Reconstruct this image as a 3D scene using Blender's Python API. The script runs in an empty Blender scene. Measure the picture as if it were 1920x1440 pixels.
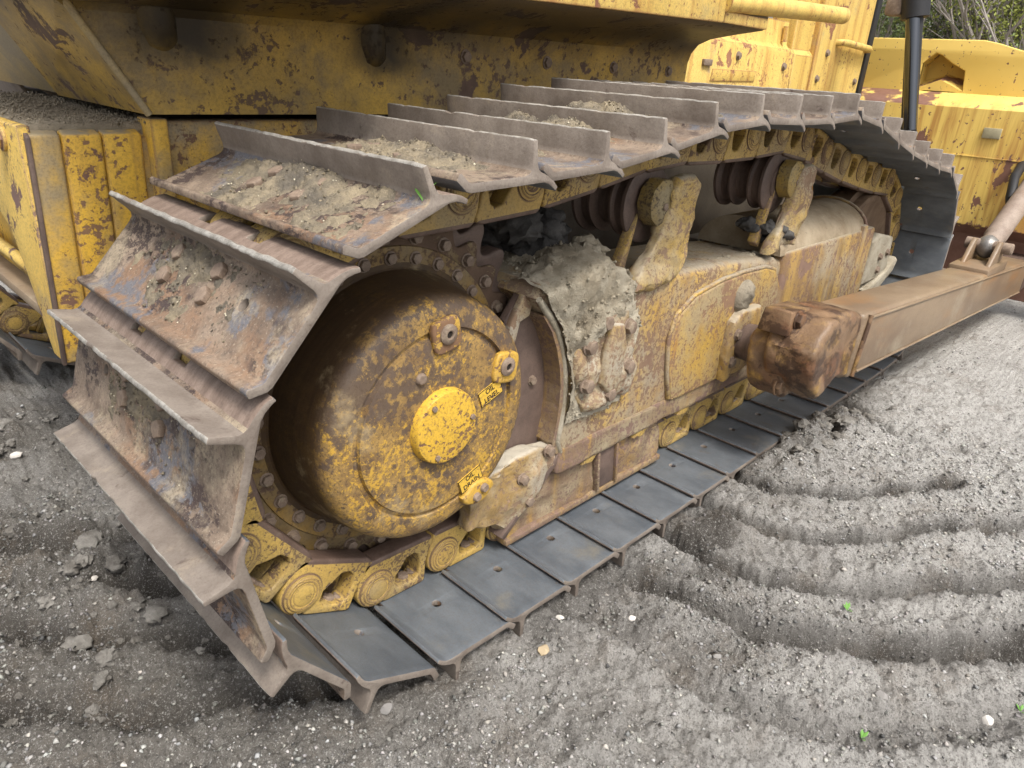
import bpy, bmesh, math, random
import numpy as np
from mathutils import Vector, Matrix

random.seed(7)
RNG = np.random.default_rng(7)
scene = bpy.context.scene
COL = scene.collection

# ------------------------------------------------------------------ camera
cam_d = bpy.data.cameras.new('camera')
cam = bpy.data.objects.new('camera', cam_d)
COL.objects.link(cam)
cam_d.sensor_fit = 'HORIZONTAL'
cam_d.sensor_width = 36.0
cam_d.lens = 1349.22 / 1920 * 36.0
cam_d.clip_start = 0.05
cam_d.clip_end = 900
FW = Vector((0.67129982, 0.62154981, -0.40377269))
RT = Vector((0.69710076, -0.71453729, 0.05905079))
UP = Vector((0.25180763, 0.32111103, 0.9129516))
cam.matrix_world = Matrix(((RT.x, UP.x, -FW.x, -0.39362584),
                           (RT.y, UP.y, -FW.y, -0.96675067),
                           (RT.z, UP.z, -FW.z, 1.31229585),
                           (0, 0, 0, 1)))
scene.camera = cam

# ------------------------------------------------------------------ sky, sun, exposure
SUN_EL, SUN_AZ = math.radians(60), math.radians(250)   # azimuth: direction the light comes from, from +X towards +Y
world = bpy.data.worlds.new('World')
scene.world = world
world.use_nodes = True
wn = world.node_tree
bg = wn.nodes['Background']
sky = wn.nodes.new('ShaderNodeTexSky')
sky.sky_type = 'NISHITA'
sky.sun_disc = False
sky.sun_elevation = SUN_EL
sky.sun_rotation = math.pi / 2 - SUN_AZ
sky.air_density = 1.0
sky.dust_density = 6.0
sky.ozone_density = 1.0
hs = wn.nodes.new('ShaderNodeHueSaturation')      # overcast: most of the blue taken out
hs.inputs['Saturation'].default_value = 0.30
wn.links.new(sky.outputs[0], hs.inputs['Color'])
wn.links.new(hs.outputs[0], bg.inputs[0])
bg.inputs[1].default_value = 0.115
sun_d = bpy.data.lights.new('sun', 'SUN')
sun_d.energy = 1.5
sun_d.angle = math.radians(12)
sun_d.color = (1.0, 0.95, 0.87)
sun = bpy.data.objects.new('sun', sun_d)
COL.objects.link(sun)
sdir = Vector((math.cos(SUN_EL) * math.cos(SUN_AZ), math.cos(SUN_EL) * math.sin(SUN_AZ), math.sin(SUN_EL)))
sun.rotation_euler = sdir.to_track_quat('Z', 'Y').to_euler()
sun.location = (0, 0, 8)
vs = scene.view_settings
vs.view_transform = 'Standard'
vs.look = 'None'
vs.exposure = 1.08
vs.gamma = 1.0
vs.use_curve_mapping = False


# ------------------------------------------------------------------ material tools
class NT:
    def __init__(s, name, rough=0.7, metal=0.0, rand=True):
        s.m = bpy.data.materials.new(name)
        s.m.use_nodes = True
        s.t = s.m.node_tree
        s.b = s.t.nodes['Principled BSDF']
        s.b.inputs['Roughness'].default_value = rough
        s.b.inputs['Metallic'].default_value = metal
        s.b.inputs['Specular IOR Level'].default_value = 0.35
        tc = s.n('ShaderNodeTexCoord')
        s.co = tc.outputs['Object']
        if rand:
            oi = s.n('ShaderNodeObjectInfo')
            v = s.n('ShaderNodeVectorMath', operation='SCALE')
            cmb = s.n('ShaderNodeCombineXYZ')
            for i in range(3):
                s.l(oi.outputs['Random'], cmb.inputs[i])
            s.l(cmb.outputs[0], v.inputs[0])
            v.inputs['Scale'].default_value = 37.0
            a = s.n('ShaderNodeVectorMath', operation='ADD')
            s.l(s.co, a.inputs[0])
            s.l(v.outputs[0], a.inputs[1])
            s.co = a.outputs[0]
        s.raw = tc.outputs['Object']

    def n(s, t, **k):
        x = s.t.nodes.new(t)
        for a, b in k.items():
            setattr(x, a, b)
        return x

    def l(s, a, b):
        s.t.links.new(a, b)

    def noise(s, scale, detail=5, rough=0.6, stretch=None, dist=0.0, off=0.0):
        n = s.n('ShaderNodeTexNoise')
        n.inputs['Scale'].default_value = scale
        n.inputs['Detail'].default_value = detail
        n.inputs['Roughness'].default_value = rough
        n.inputs['Distortion'].default_value = dist
        mp = s.n('ShaderNodeMapping')
        mp.inputs['Location'].default_value = (off, off * .7, -off)
        if stretch:
            mp.inputs['Scale'].default_value = stretch
        s.l(s.co, mp.inputs[0])
        s.l(mp.outputs[0], n.inputs['Vector'])
        return n.outputs['Fac']

    def thr(s, f, lo, hi, a=0.0, b=1.0):
        r = s.n('ShaderNodeMapRange', interpolation_type='SMOOTHSTEP')
        s.l(f, r.inputs[0])
        r.inputs[1].default_value = lo
        r.inputs[2].default_value = hi
        r.inputs[3].default_value = a
        r.inputs[4].default_value = b
        return r.outputs[0]

    def math(s, op, a, b):
        m = s.n('ShaderNodeMath', operation=op)
        m.use_clamp = op in ('ADD', 'SUBTRACT')
        for i, v in enumerate((a, b)):
            if isinstance(v, (int, float)):
                m.inputs[i].default_value = v
            else:
                s.l(v, m.inputs[i])
        return m.outputs[0]

    def mix(s, f, a, b):
        m = s.n('ShaderNodeMix', data_type='RGBA')
        if isinstance(f, (int, float)):
            m.inputs[0].default_value = f
        else:
            s.l(f, m.inputs[0])
        for i, v in ((6, a), (7, b)):
            if isinstance(v, tuple):
                m.inputs[i].default_value = (*v, 1)
            else:
                s.l(v, m.inputs[i])
        return m.outputs[2]

    def axis(s, i, raw=True):
        x = s.n('ShaderNodeSeparateXYZ')
        s.l(s.raw if raw else s.co, x.inputs[0])
        return x.outputs[i]

    def up(s):
        g = s.n('ShaderNodeNewGeometry')
        x = s.n('ShaderNodeSeparateXYZ')
        s.l(g.outputs['Normal'], x.inputs[0])
        return x.outputs[2]

    def edge(s, radius=.010, lo=.02, hi=.10):
        bv = s.n('ShaderNodeBevel', samples=4)
        bv.inputs['Radius'].default_value = radius
        g = s.n('ShaderNodeNewGeometry')
        d = s.n('ShaderNodeVectorMath', operation='DOT_PRODUCT')
        s.l(bv.outputs[0], d.inputs[0])
        s.l(g.outputs['Normal'], d.inputs[1])
        return s.thr(d.outputs['Value'], 1 - lo, 1 - hi)

    def bump(s, h, strength=0.4, dist=0.004, prev=None):
        b = s.n('ShaderNodeBump')
        b.inputs['Strength'].default_value = strength
        b.inputs['Distance'].default_value = dist
        s.l(h, b.inputs['Height'])
        if prev is not None:
            s.l(prev, b.inputs['Normal'])
        return b.outputs[0]

    def done(s, col, nrm=None, rough=None):
        s.l(col, s.b.inputs['Base Color'])
        if nrm is not None:
            s.l(nrm, s.b.inputs['Normal'])
        if rough is not None:
            s.l(rough, s.b.inputs['Roughness'])
        return s.m


YEL = (0.60, 0.375, 0.06)
YEL2 = (0.48, 0.29, 0.045)
RUST = (0.105, 0.058, 0.040)
DUST = (0.30, 0.255, 0.19)


def paint(name, base=YEL, base2=YEL2, chip=0.5, speck=0.5, streak=0.3, dust=0.3, grime=0.2, rough=0.48,
          dustcol=DUST, rust=RUST, topdust=0.0, streakcol=(0.34, 0.155, 0.04), chipscale=5.0, edge=None):
    """old yellow paint: faded patches, rust chips, run-off streaks, dust and oily grime"""
    t = NT(name, rough)
    c = t.mix(t.thr(t.noise(1.7, 4), .35, .65), base, base2)
    if streak:
        s = t.noise(1.0, 5, .65, stretch=(16, 16, 1.1), dist=.3)
        c = t.mix(t.thr(s, .62 - .22 * streak, .86 - .22 * streak, 0, .85), c, streakcol)
    if grime:
        g = t.noise(2.3, 6, .62, off=3.1)
        c = t.mix(t.thr(g, .70 - .30 * grime, .92 - .25 * grime, 0, .9), c, (0.075, 0.052, 0.026))
    if dust:
        d = t.noise(3.1, 7, .7, off=8.3)
        c = t.mix(t.thr(d, .66 - .32 * dust, .88 - .30 * dust, 0, .9), c, dustcol)
    low = t.math('MULTIPLY', t.math('SUBTRACT', t.noise(1.9, 3, .5, off=12.0), .5), .55)
    low2 = t.math('MULTIPLY', t.math('SUBTRACT', t.noise(3.7, 4, .55, off=15.0), .5), .50)
    low.node.use_clamp = low2.node.use_clamp = False
    for q in (low, low2):
        q.node.inputs[0].links[0].from_node.use_clamp = False
    h = t.math('ADD', t.noise(chipscale * 1.6, 10, .68, dist=.35, off=1.7), low)
    k1 = t.thr(h, .695 - .20 * chip, .73 - .20 * chip)
    h2 = t.math('ADD', t.noise(chipscale * 11, 6, .68, off=5.5), low2)
    k2 = t.thr(h2, .74 - .20 * speck, .79 - .20 * speck, 0, .9)
    fine = t.noise(150, 4, .75, off=16.0)
    c = t.mix(t.thr(fine, .45, .62, 0, .55), c, t.mix(.55, c, (.09, .06, .03)))
    c = t.mix(t.thr(t.noise(210, 3, .7, off=19.0), .56, .68, 0, .35), c, t.mix(.6, c, dustcol))
    k = t.math('MAXIMUM', k1, k2)
    if edge:
        ew = t.math('ADD', t.edge(edge), t.math('SUBTRACT', t.noise(18, 6, .7, off=6.6), .72))
        k = t.math('MAXIMUM', k, t.thr(ew, .42, .55))
    rc = t.mix(t.noise(30, 4, off=2.2), rust, tuple(min(1, x * 2.0) for x in rust))
    c = t.mix(k, c, rc)
    if topdust:
        u = t.thr(t.up(), .35, .95, 0, 1)
        u = t.math('MULTIPLY', u, t.thr(t.noise(7, 8, .7, off=4.4), .62 - .4 * topdust, .80 - .4 * topdust))
        c = t.mix(u, c, dustcol)
    f = t.noise(140, 4, .7)
    nb = t.bump(f, .18, .002)
    nb = t.bump(t.math('SUBTRACT', 1.0, k), .5, .0022, nb)
    ro = t.mix(k, (rough, rough, rough), (.85, .85, .85))
    return t.done(c, nb, ro)


def steel(name, a, b, dark=(0.05, 0.035, 0.03), darkamt=.3, dust=.2, dustcol=DUST, rough=.62, metal=0.0, scale=6.0,
          stretch=None, bump=.35, bumpscale=90, lo=.3, hi=.7, rustamt=0.0, rustcol=(0.28, 0.12, 0.045)):
    t = NT(name, rough, metal)
    c = t.mix(t.thr(t.noise(scale, 7, .65, stretch), lo, hi), a, b)
    if rustamt:
        r = t.noise(scale * .7, 6, .66, stretch, off=9.4)
        c = t.mix(t.thr(r, .70 - .3 * rustamt, .9 - .3 * rustamt, 0, .8), c, rustcol)
    if darkamt:
        d = t.noise(scale * 1.4, 8, .7, stretch, dist=.4, off=4.1)
        c = t.mix(t.thr(d, .72 - .25 * darkamt, .80 - .25 * darkamt, 0, .9), c, dark)
    if dust:
        d = t.noise(scale * .8, 7, .7, off=7.7)
        c = t.mix(t.thr(d, .68 - .3 * dust, .88 - .3 * dust, 0, .85), c, dustcol)
    c = t.mix(t.thr(t.noise(170, 4, .75, off=13.0), .46, .64, 0, .45), c, t.mix(.6, c, dark))
    h = t.noise(bumpscale, 5, .7)
    nb = t.bump(h, bump, .003)
    nb = t.bump(t.noise(14, 5, .6, off=2.0), bump * .6, .006, nb)
    return t.done(c, nb)


def dirt(name, a, b, c3=(0.09, 0.085, 0.08), rough=.95, scale=7, bump=.8):
    t = NT(name, rough)
    t.b.inputs['Specular IOR Level'].default_value = .15
    c = t.mix(t.thr(t.noise(scale, 8, .68), .34, .66), a, b)
    c = t.mix(t.thr(t.noise(scale * 9, 6, .7, off=3.3), .60, .72, 0, .75), c, c3)
    w = t.thr(t.noise(scale * 22, 3, .6, off=6.0), .68, .74, 0, .7)
    c = t.mix(w, c, tuple(min(.75, x * 1.9) for x in b))
    nb = t.bump(t.noise(scale * 5, 8, .72), bump, .012)
    nb = t.bump(t.noise(scale * 24, 5, .7, off=2.0), bump * .7, .004, nb)
    return t.done(c, nb)


def plain(name, col, rough=.6, metal=0.0, var=.25, scale=20, bump=.15):
    t = NT(name, rough, metal)
    c = t.mix(t.noise(scale, 5), tuple(x * (1 - var) for x in col), tuple(min(1, x * (1 + var)) for x in col))
    return t.done(c, t.bump(t.noise(scale * 5, 4), bump, .002))


M = {}
M['fender'] = paint('fender_paint', base=(0.54, .345, .065), base2=(.43, .275, .06), chip=.42, speck=.75, streak=.0, dust=.75, grime=.75,
                    dustcol=(.20, .155, .09), rust=(.085, .056, .042), chipscale=3.2)
M['fender_rear'] = paint('fender_rear_paint', base=(.50, .36, .13), base2=(.42, .31, .13), chip=-.5, speck=-.2, streak=0, dust=.9,
                         grime=.3, dustcol=(.27, .225, .15))
M['case'] = paint('gearcase_paint', base=(.66, .40, .05), base2=(.60, .355, .05), chip=.14, speck=.72, streak=.5, dust=.85, grime=.4,
                  dustcol=(.235, .20, .14), topdust=.6, streakcol=(.26, .15, .055), edge=.012)
M['case_rear'] = paint('gearcase_rear_paint', base=(.76, .53, .13), base2=(.70, .46, .10), chip=.55, speck=.7, streak=.3, dust=.4,
                       grime=.1, rust=(.12, .075, .065), edge=.012)
M['hood'] = paint('hood_paint', base=(.72, .52, .155), base2=(.65, .455, .12), chip=.30, speck=.66, streak=.75, dust=.35, grime=.1,
                  streakcol=(.44, .23, .06), rust=(.17, .08, .045), edge=.014)
M['blade'] = None
M['drive'] = None
M['sprocket_paint'] = paint('sprocket_ring_paint', base=(.36, .215, .04), base2=(.25, .15, .035), chip=.9, speck=1.1, streak=0, dust=.9,
                            grime=.9, rust=(.07, .045, .03), dustcol=(.19, .145, .085))
M['link'] = paint('link_paint', base=(.54, .365, .10), base2=(.42, .275, .075), chip=.45, speck=.85, streak=0, dust=.7, grime=.6,
                  dustcol=(.29, .225, .12), rust=(.10, .065, .042), chipscale=11, edge=.008)
M['frame'] = paint('track_frame_paint', base=(.58, .37, .075), base2=(.44, .28, .075), chip=.50, speck=1.05, streak=.85, dust=.9, grime=.6,
                   dustcol=(.31, .265, .20), rust=(.13, .082, .055), chipscale=6, topdust=.7, streakcol=(.28, .165, .075))
M['guard'] = paint('lower_guard_paint', base=(.36, .235, .08), base2=(.25, .17, .08), chip=.62, speck=1.1, streak=.5, dust=.85, grime=.4,
                   dustcol=(.40, .36, .29), rust=(.15, .10, .065), chipscale=6, topdust=.9)
M['bracket'] = paint('roller_bracket_paint', base=(.52, .345, .08), base2=(.36, .245, .08), chip=.55, speck=1.05, streak=.3, dust=.8, grime=.6,
                     dustcol=(.34, .295, .22), rust=(.15, .10, .065), chipscale=9, topdust=.9)
M['holder'] = paint('holder_paint', base=(.40, .27, .06), base2=(.30, .20, .05), chip=.4, speck=1.0, streak=0, dust=.8, grime=.9,
                    dustcol=(.24, .20, .12), rust=(.06, .045, .03), chipscale=9)
M['low'] = paint('frame_skirt_paint', base=(.27, .175, .085), base2=(.19, .125, .08), chip=.55, speck=1.1, streak=.7, dust=.8, grime=.5,
                  dustcol=(.34, .285, .19), rust=(.12, .078, .06), chipscale=7, streakcol=(.36, .22, .06))
M['panel'] = paint('frame_panel_paint', base=(.58, .37, .07), base2=(.46, .295, .07), chip=.62, speck=1.18, streak=.8, dust=.95, grime=.45,
                   rust=(.15, .09, .055), chipscale=7, dustcol=(.33, .265, .165), edge=.012)
M['frame_front'] = paint('frame_box_paint', base=(.50, .315, .075), base2=(.36, .23, .08), chip=.5, speck=.95, streak=1.05, dust=.6, grime=.5,
                         rust=(.13, .082, .06), topdust=.9, streakcol=(.19, .115, .07), dustcol=(.34, .29, .215))
M['rail'] = steel('rail_steel', (.10, .065, .05), (.17, .115, .09), darkamt=.2, dust=.15, rough=.5, scale=14)
M['shoe_out'] = None
M['shoe_side'] = steel('shoe_edge_rust', (.150, .123, .102), (.245, .210, .178), dark=(.09, .065, .055), darkamt=.45, dust=.4, dustcol=(.30, .25, .19), scale=9, bump=.5)
M['shoe_in'] = steel('shoe_inner_steel', (.095, .110, .128), (.160, .178, .197), dark=(.13, .105, .085), darkamt=.35, dust=.45,
                     dustcol=(.215, .20, .165), rough=.46, metal=.25, scale=7, bump=.4, bumpscale=140, stretch=(1.6, .8, 1))
M['shoe_tip'] = steel('grouser_worn_edge', (.22, .205, .18), (.42, .40, .365), darkamt=.2, dust=.1, rough=.45, metal=.2, scale=30, bump=.9,
                      bumpscale=60)
M['lip'] = steel('shoe_lip_rust', (.150, .108, .086), (.245, .185, .150), darkamt=.35, dust=.25, dustcol=(.36, .27, .2), scale=10, bump=.4,
                 stretch=(1, 5, 1))
M['bolt'] = steel('bolt_rust', (.16, .115, .085), (.27, .205, .155), darkamt=.2, dust=.45, scale=30, dustcol=(.33, .28, .2))
M['roller'] = steel('roller_steel', (.085, .06, .05), (.15, .105, .085), darkamt=.25, dust=.15, rough=.55, scale=10, stretch=(1, 6, 1))
M['idler'] = steel('idler_rust', (.12, .075, .045), (.20, .135, .085), darkamt=.35, dust=.3, dustcol=(.27, .19, .10), scale=6,
                   stretch=(3, 3, .7))
M['arm'] = steel('push_arm_rust', (.165, .115, .075), (.25, .185, .12), dark=(.12, .08, .05), darkamt=.25, dust=.6, dustcol=(.30, .25, .18),
                 rough=.42, scale=3.2, rustamt=.7, rustcol=(.26, .14, .06), bump=.22, stretch=(.5, 1, 1.6))
M['trunnion'] = steel('trunnion_rust', (.14, .088, .052), (.24, .150, .085), dark=(.06, .034, .022), darkamt=.95, dust=.5,
                      dustcol=(.50, .31, .075), rough=.42, scale=7, rustamt=.8, rustcol=(.16, .070, .035), bump=.6)
M['crust'] = dirt('caked_mud', (.28, .238, .172), (.44, .395, .31), (.16, .13, .092), scale=8, bump=1.0)
M['grit'] = dirt('gritty_dust', (.21, .18, .135), (.34, .295, .225), (.12, .10, .08), scale=10, bump=1.0)
M['crust_dark'] = dirt('dark_earth', (.05, .048, .046), (.11, .105, .1), (.03, .03, .03), scale=9)
M['shoe_dirt'] = dirt('shoe_dirt', (.15, .132, .108), (.36, .30, .205), (.08, .068, .056), scale=10, bump=1.0)
M['clod'] = dirt('earth_clod', (.15, .138, .122), (.30, .285, .26), (.09, .08, .07), scale=14, bump=1.0)
M['crumb_pale'] = plain('pale_crumb', (.55, .50, .38), .9)
M['dome'] = dirt('dome_dust', (.24, .185, .12), (.38, .315, .225), (.13, .095, .06), scale=4, bump=.5)
M['black'] = plain('black_rubber', (.018, .018, .02), .55)
M['soot'] = plain('dark_bracket_paint', (.030, .024, .016), .9, var=.5, scale=14)
# soot stains round the two exhaust-blackened brackets of the fender, with overhang shade painted above
fm = M['fender'].node_tree
fb_ = fm.nodes['Principled BSDF']
src_ = fb_.inputs['Base Color'].links[0].from_socket
tt_ = NT.__new__(NT)
tt_.t, tt_.m = fm, M['fender']
tc_ = tt_.n('ShaderNodeTexCoord')
tt_.raw = tt_.co = tc_.outputs['Object']
fx_, fz_ = tt_.axis(0), tt_.axis(2)
wob_ = tt_.math('MULTIPLY', tt_.noise(6, 5, .6), .16)
soot_shade = None
for xp_ in (.43, 1.03):
    dx_ = tt_.math('ABSOLUTE', tt_.math('ADD', fx_, -xp_), 0)
    dx_.node.inputs[0].links[0].from_node.use_clamp = False
    side_ = tt_.thr(tt_.math('ADD', dx_, wob_), .30, .11)
    st_ = tt_.math('MULTIPLY', side_, tt_.thr(tt_.math('ADD', fz_, wob_), 1.31, 1.40))
    st_.node.inputs[1].links[0].from_node.inputs[0].links[0].from_node.use_clamp = False
    soot_shade = st_ if soot_shade is None else tt_.math('MAXIMUM', soot_shade, st_)
shade_z_ = tt_.math('ADD', fz_, tt_.math('MULTIPLY', tt_.noise(3.0, 6, .65, off=4.0), .20))
shade_z_.node.use_clamp = False
soot_shade = tt_.math('MAXIMUM', soot_shade, tt_.thr(shade_z_, 1.42, 1.56, 0, .9))  # shade under the overhang painted into the paint colour, darker with height
tt_.l(tt_.mix(tt_.math('MULTIPLY', soot_shade, .97), src_, (.030, .022, .012)), fb_.inputs['Base Color'])
M['under'] = steel('hull_steel', (.075, .062, .048), (.13, .11, .085), darkamt=.3, dust=.4, dustcol=(.16, .14, .11), scale=3)
M['engine'] = plain('engine_grey', (.22, .255, .31), .6, var=.4, scale=6)
M['dark_hole'] = plain('plug_socket', (.02, .015, .012), .9)
M['sticker'] = paint('sticker', base=(.66, .42, .05), base2=(.6, .37, .05), chip=.30, speck=.3, streak=0, dust=.1, grime=.1, chipscale=30)
M['ink'] = plain('sticker_ink', (.03, .022, .015), .7)
M['chrome'] = NT('hoist_rod_chrome', .16, 1.0)
M['chrome'].b.inputs['Base Color'].default_value = (.10, .105, .115, 1)
M['chrome'] = M['chrome'].m
M['tag'] = plain('tag_plate', (.32, .29, .19), .6, scale=40, var=.4)
M['leaf'] = plain('leaf_green', (.13, .17, .055), .6, var=.6, scale=3)
M['leaf2'] = plain('leaf_yellow_green', (.24, .27, .06), .6, var=.5, scale=3)
M['bark'] = plain('bark_grey', (.30, .27, .245), .9, var=.4, scale=9)
M['sprout'] = plain('sprout_green', (.12, .27, .05), .5)
M['strut'] = steel('strut_dusty_paint', (.22, .165, .13), (.31, .25, .205), darkamt=.25, dust=.2, scale=8, rustamt=.3)
M['ball'] = steel('ball_steel', (.16, .15, .14), (.25, .24, .225), darkamt=.2, dust=.2, rough=.4, metal=.5, scale=9)


def shoe_mat():
    """rolled steel: brown rust film, dark flaking scale, bluish rubbed areas, dried dust"""
    t = NT('shoe_outer_rust', .62)
    c = t.mix(t.thr(t.noise(9, 8, .7), .36, .64), (.125, .092, .070), (.26, .200, .150))
    c = t.mix(t.thr(t.noise(3.5, 5, .6, off=2.0), .50, .62, 0, .75), c, (.22, .130, .078))
    blue = t.math('MULTIPLY', t.thr(t.noise(4.2, 6, .6, off=11.0), .53, .57), t.thr(t.noise(34, 6, .7, off=1.0), .40, .50))
    c = t.mix(blue, c, (.125, .125, .14))
    fl = t.math('MULTIPLY', t.thr(t.noise(4.6, 4, .55, off=5.0), .50, .57), t.thr(t.noise(26, 8, .72, stretch=(1.8, 1, 1), off=3.0), .47, .52))
    c = t.mix(fl, c, (.055, .038, .035))
    c = t.mix(t.thr(t.noise(5, 8, .72, off=7.0), .51, .64, 0, .75), c, (.33, .275, .195))
    c = t.mix(t.thr(t.noise(130, 5, .75, off=8.0), .50, .62, 0, .6), c, (.085, .065, .052))
    c = t.mix(t.thr(t.noise(190, 3, .7, off=18.0), .58, .68, 0, .45), c, (.42, .36, .28))
    nb = t.bump(t.noise(110, 6, .75), .55, .003)
    nb = t.bump(t.noise(16, 6, .65, off=2.0), .4, .006, nb)
    nb = t.bump(fl, .5, .003, nb)
    return t.done(c, nb)


def blade_mat():
    t = NT('blade_paint', .5, rand=False)
    c = t.mix(t.thr(t.noise(1.2, 4), .35, .65), (.74, .54, .155), (.67, .475, .12))
    s = t.noise(1.0, 6, .65, stretch=(9, 13, .8), dist=.35)
    z = t.axis(2)
    low = t.thr(z, 1.33, 1.20)
    c = t.mix(t.math('MULTIPLY', low, t.thr(s, .42, .62, 0, .85)), c, (.40, .20, .055))
    h = t.noise(5.5, 9, .66, stretch=(1, 1, .6), dist=.3)
    k = t.thr(h, .60, .612)
    k = t.math('MAXIMUM', k, t.thr(t.noise(30, 5, .6, off=3), .625, .65))
    # bare rusty lower edge with a ragged paint line, rust on the ledge
    e = t.math('ADD', z, t.math('MULTIPLY', t.math('SUBTRACT', t.noise(14, 5, .7, stretch=(1, 1, .5)), .3), .22))
    k = t.math('MAXIMUM', k, t.thr(e, .56, .545))
    ledge = t.math('MULTIPLY', t.thr(t.up(), .30, .45), t.thr(t.noise(2.2, 5, .6, off=6.0), .52, .56))
    k = t.math('MAXIMUM', k, ledge)
    c = t.mix(k, c, t.mix(t.noise(25, 4), (.13, .06, .035), (.24, .13, .10)))
    nb = t.bump(t.math('SUBTRACT', 1.0, k), .4, .002)
    return t.done(c, nb)


def drive_mat():
    """final drive case: rubbed through yellow, ring-wise scoring on the drum"""
    t = NT('final_drive_paint', .5, rand=False)
    n1 = t.noise(6.0, 6, .62, dist=.3)
    n2 = t.noise(85, 6, .74, off=4)
    z = t.axis(2)
    y = t.axis(1)

    def un(a, b):
        r = t.math('ADD', a, b)
        r.node.use_clamp = False
        return r
    # brown-ochre rubbed film, yellow paint left in speckles, dark scuffed upper face
    c = t.mix(t.thr(t.noise(14, 7, .7, off=2), .36, .64), (.17, .105, .048), (.34, .215, .070))
    up = t.thr(z, .50, .76, .0, -.05)
    yk = un(un(n2, t.math('MULTIPLY', n1, .75)), up)
    c = t.mix(t.thr(yk, .895, .96, 0, .95), c, t.mix(t.noise(9, 4, off=6), (.56, .335, .042), (.46, .28, .055)))
    dk = un(un(t.noise(38, 7, .74, off=9), t.math('MULTIPLY', t.noise(5.0, 6, .6, off=14), .8)), t.thr(z, .52, .72, 0, .10))
    c = t.mix(t.thr(dk, .93, 1.02, 0, .9), c, t.mix(t.noise(12, 5, off=3), (.060, .046, .042), (.125, .088, .066)))
    c = t.mix(t.thr(t.noise(150, 4, .75, off=12), .50, .62, 0, .7), c, (.085, .055, .035))
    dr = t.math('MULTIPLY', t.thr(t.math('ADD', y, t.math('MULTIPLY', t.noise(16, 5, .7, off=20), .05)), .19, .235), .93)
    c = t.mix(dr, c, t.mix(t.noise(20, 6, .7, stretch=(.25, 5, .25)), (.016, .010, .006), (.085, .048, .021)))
    d = t.noise(5, 7, .7, off=7)
    c = t.mix(t.thr(d, .56, .70, 0, .6), c, (.40, .31, .18))
    nb = t.bump(n2, .35, .0025)
    nb = t.bump(n1, .3, .006, nb)
    return t.done(c, nb)


M['shoe_out'] = shoe_mat()
M['blade'] = blade_mat()
M['drive'] = drive_mat()


# ------------------------------------------------------------------ mesh tools
def mesh_from(verts, faces, name='m', angle=35):
    me = bpy.data.meshes.new(name)
    me.from_pydata([tuple(v) for v in verts], [], [tuple(f) for f in faces])
    me.validate()
    smooth(me, angle)
    return me


def smooth(me, angle=35):
    me.polygons.foreach_set('use_smooth', [True] * len(me.polygons))
    me.set_sharp_from_angle(angle=math.radians(angle))
    me.update()


def np_mesh(V, F, name='m', smooth_all=True):
    """fast mesh from numpy arrays; F is (n,3) or (n,4)"""
    me = bpy.data.meshes.new(name)
    k = F.shape[1]
    me.vertices.add(len(V))
    me.vertices.foreach_set('co', V.astype(np.float32).ravel())
    me.loops.add(F.size)
    me.loops.foreach_set('vertex_index', F.astype(np.int32).ravel())
    me.polygons.add(len(F))
    me.polygons.foreach_set('loop_start', np.arange(0, F.size, k, dtype=np.int32))
    me.polygons.foreach_set('loop_total', np.full(len(F), k, dtype=np.int32))
    if smooth_all:
        me.polygons.foreach_set('use_smooth', np.ones(len(F), dtype=bool))
    me.update(calc_edges=True)
    return me


def join(meshes, angle=35):
    V, F, mi = [], [], []
    for me in meshes:
        o = len(V)
        V += [tuple(v.co) for v in me.vertices]
        F += [tuple(i + o for i in p.vertices) for p in me.polygons]
        mi += [p.material_index for p in me.polygons]
    r = mesh_from(V, F, angle=angle)
    if len(r.polygons) == len(mi):
        r.polygons.foreach_set('material_index', mi)
    return r


def prism(loops, d0, d1, plane='xz', bev=.004, res=2, angle=35):
    """flat outline (first loop) with holes (others), given thickness and rounded edges"""
    cu = bpy.data.curves.new('t', 'CURVE')
    cu.dimensions = '2D'
    cu.fill_mode = 'BOTH'
    h = abs(d1 - d0) / 2
    cu.extrude = max(h - bev, 1e-4)
    cu.bevel_depth = bev
    cu.bevel_resolution = res
    cu.offset = -bev
    for L in loops:
        sp = cu.splines.new('POLY')
        sp.points.add(len(L) - 1)
        for p, q in zip(sp.points, L):
            p.co = (q[0], q[1], 0, 1)
        sp.use_cyclic_u = True
    o = bpy.data.objects.new('t', cu)
    me = bpy.data.meshes.new_from_object(o)
    bpy.data.objects.remove(o)
    bpy.data.curves.remove(cu)
    m = (d0 + d1) / 2
    if plane == 'xz':
        T = Matrix(((1, 0, 0, 0), (0, 0, -1, m), (0, 1, 0, 0), (0, 0, 0, 1)))
    elif plane == 'yz':
        T = Matrix(((0, 0, 1, m), (1, 0, 0, 0), (0, 1, 0, 0), (0, 0, 0, 1)))
    else:
        T = Matrix.Translation((0, 0, m))
    me.transform(T)
    me.materials.clear()
    bm = bmesh.new()
    bm.from_mesh(me)
    bmesh.ops.remove_doubles(bm, verts=bm.verts, dist=1e-5)
    bm.to_mesh(me)
    bm.free()
    smooth(me, angle)
    return me


def hexa(c8, bev=.006, seg=2):
    """box from 8 corners: 4 of one end then 4 of the other, same winding"""
    bm = bmesh.new()
    v = [bm.verts.new(c) for c in c8]
    for f in ((3, 2, 1, 0), (4, 5, 6, 7), (0, 1, 5, 4), (1, 2, 6, 5), (2, 3, 7, 6), (3, 0, 4, 7)):
        bm.faces.new([v[i] for i in f])
    bmesh.ops.recalc_face_normals(bm, faces=bm.faces)
    if bev:
        bmesh.ops.bevel(bm, geom=bm.edges[:], offset=bev, segments=seg, affect='EDGES', profile=.5)
    me = bpy.data.meshes.new('m')
    bm.to_mesh(me)
    bm.free()
    smooth(me)
    return me


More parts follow.
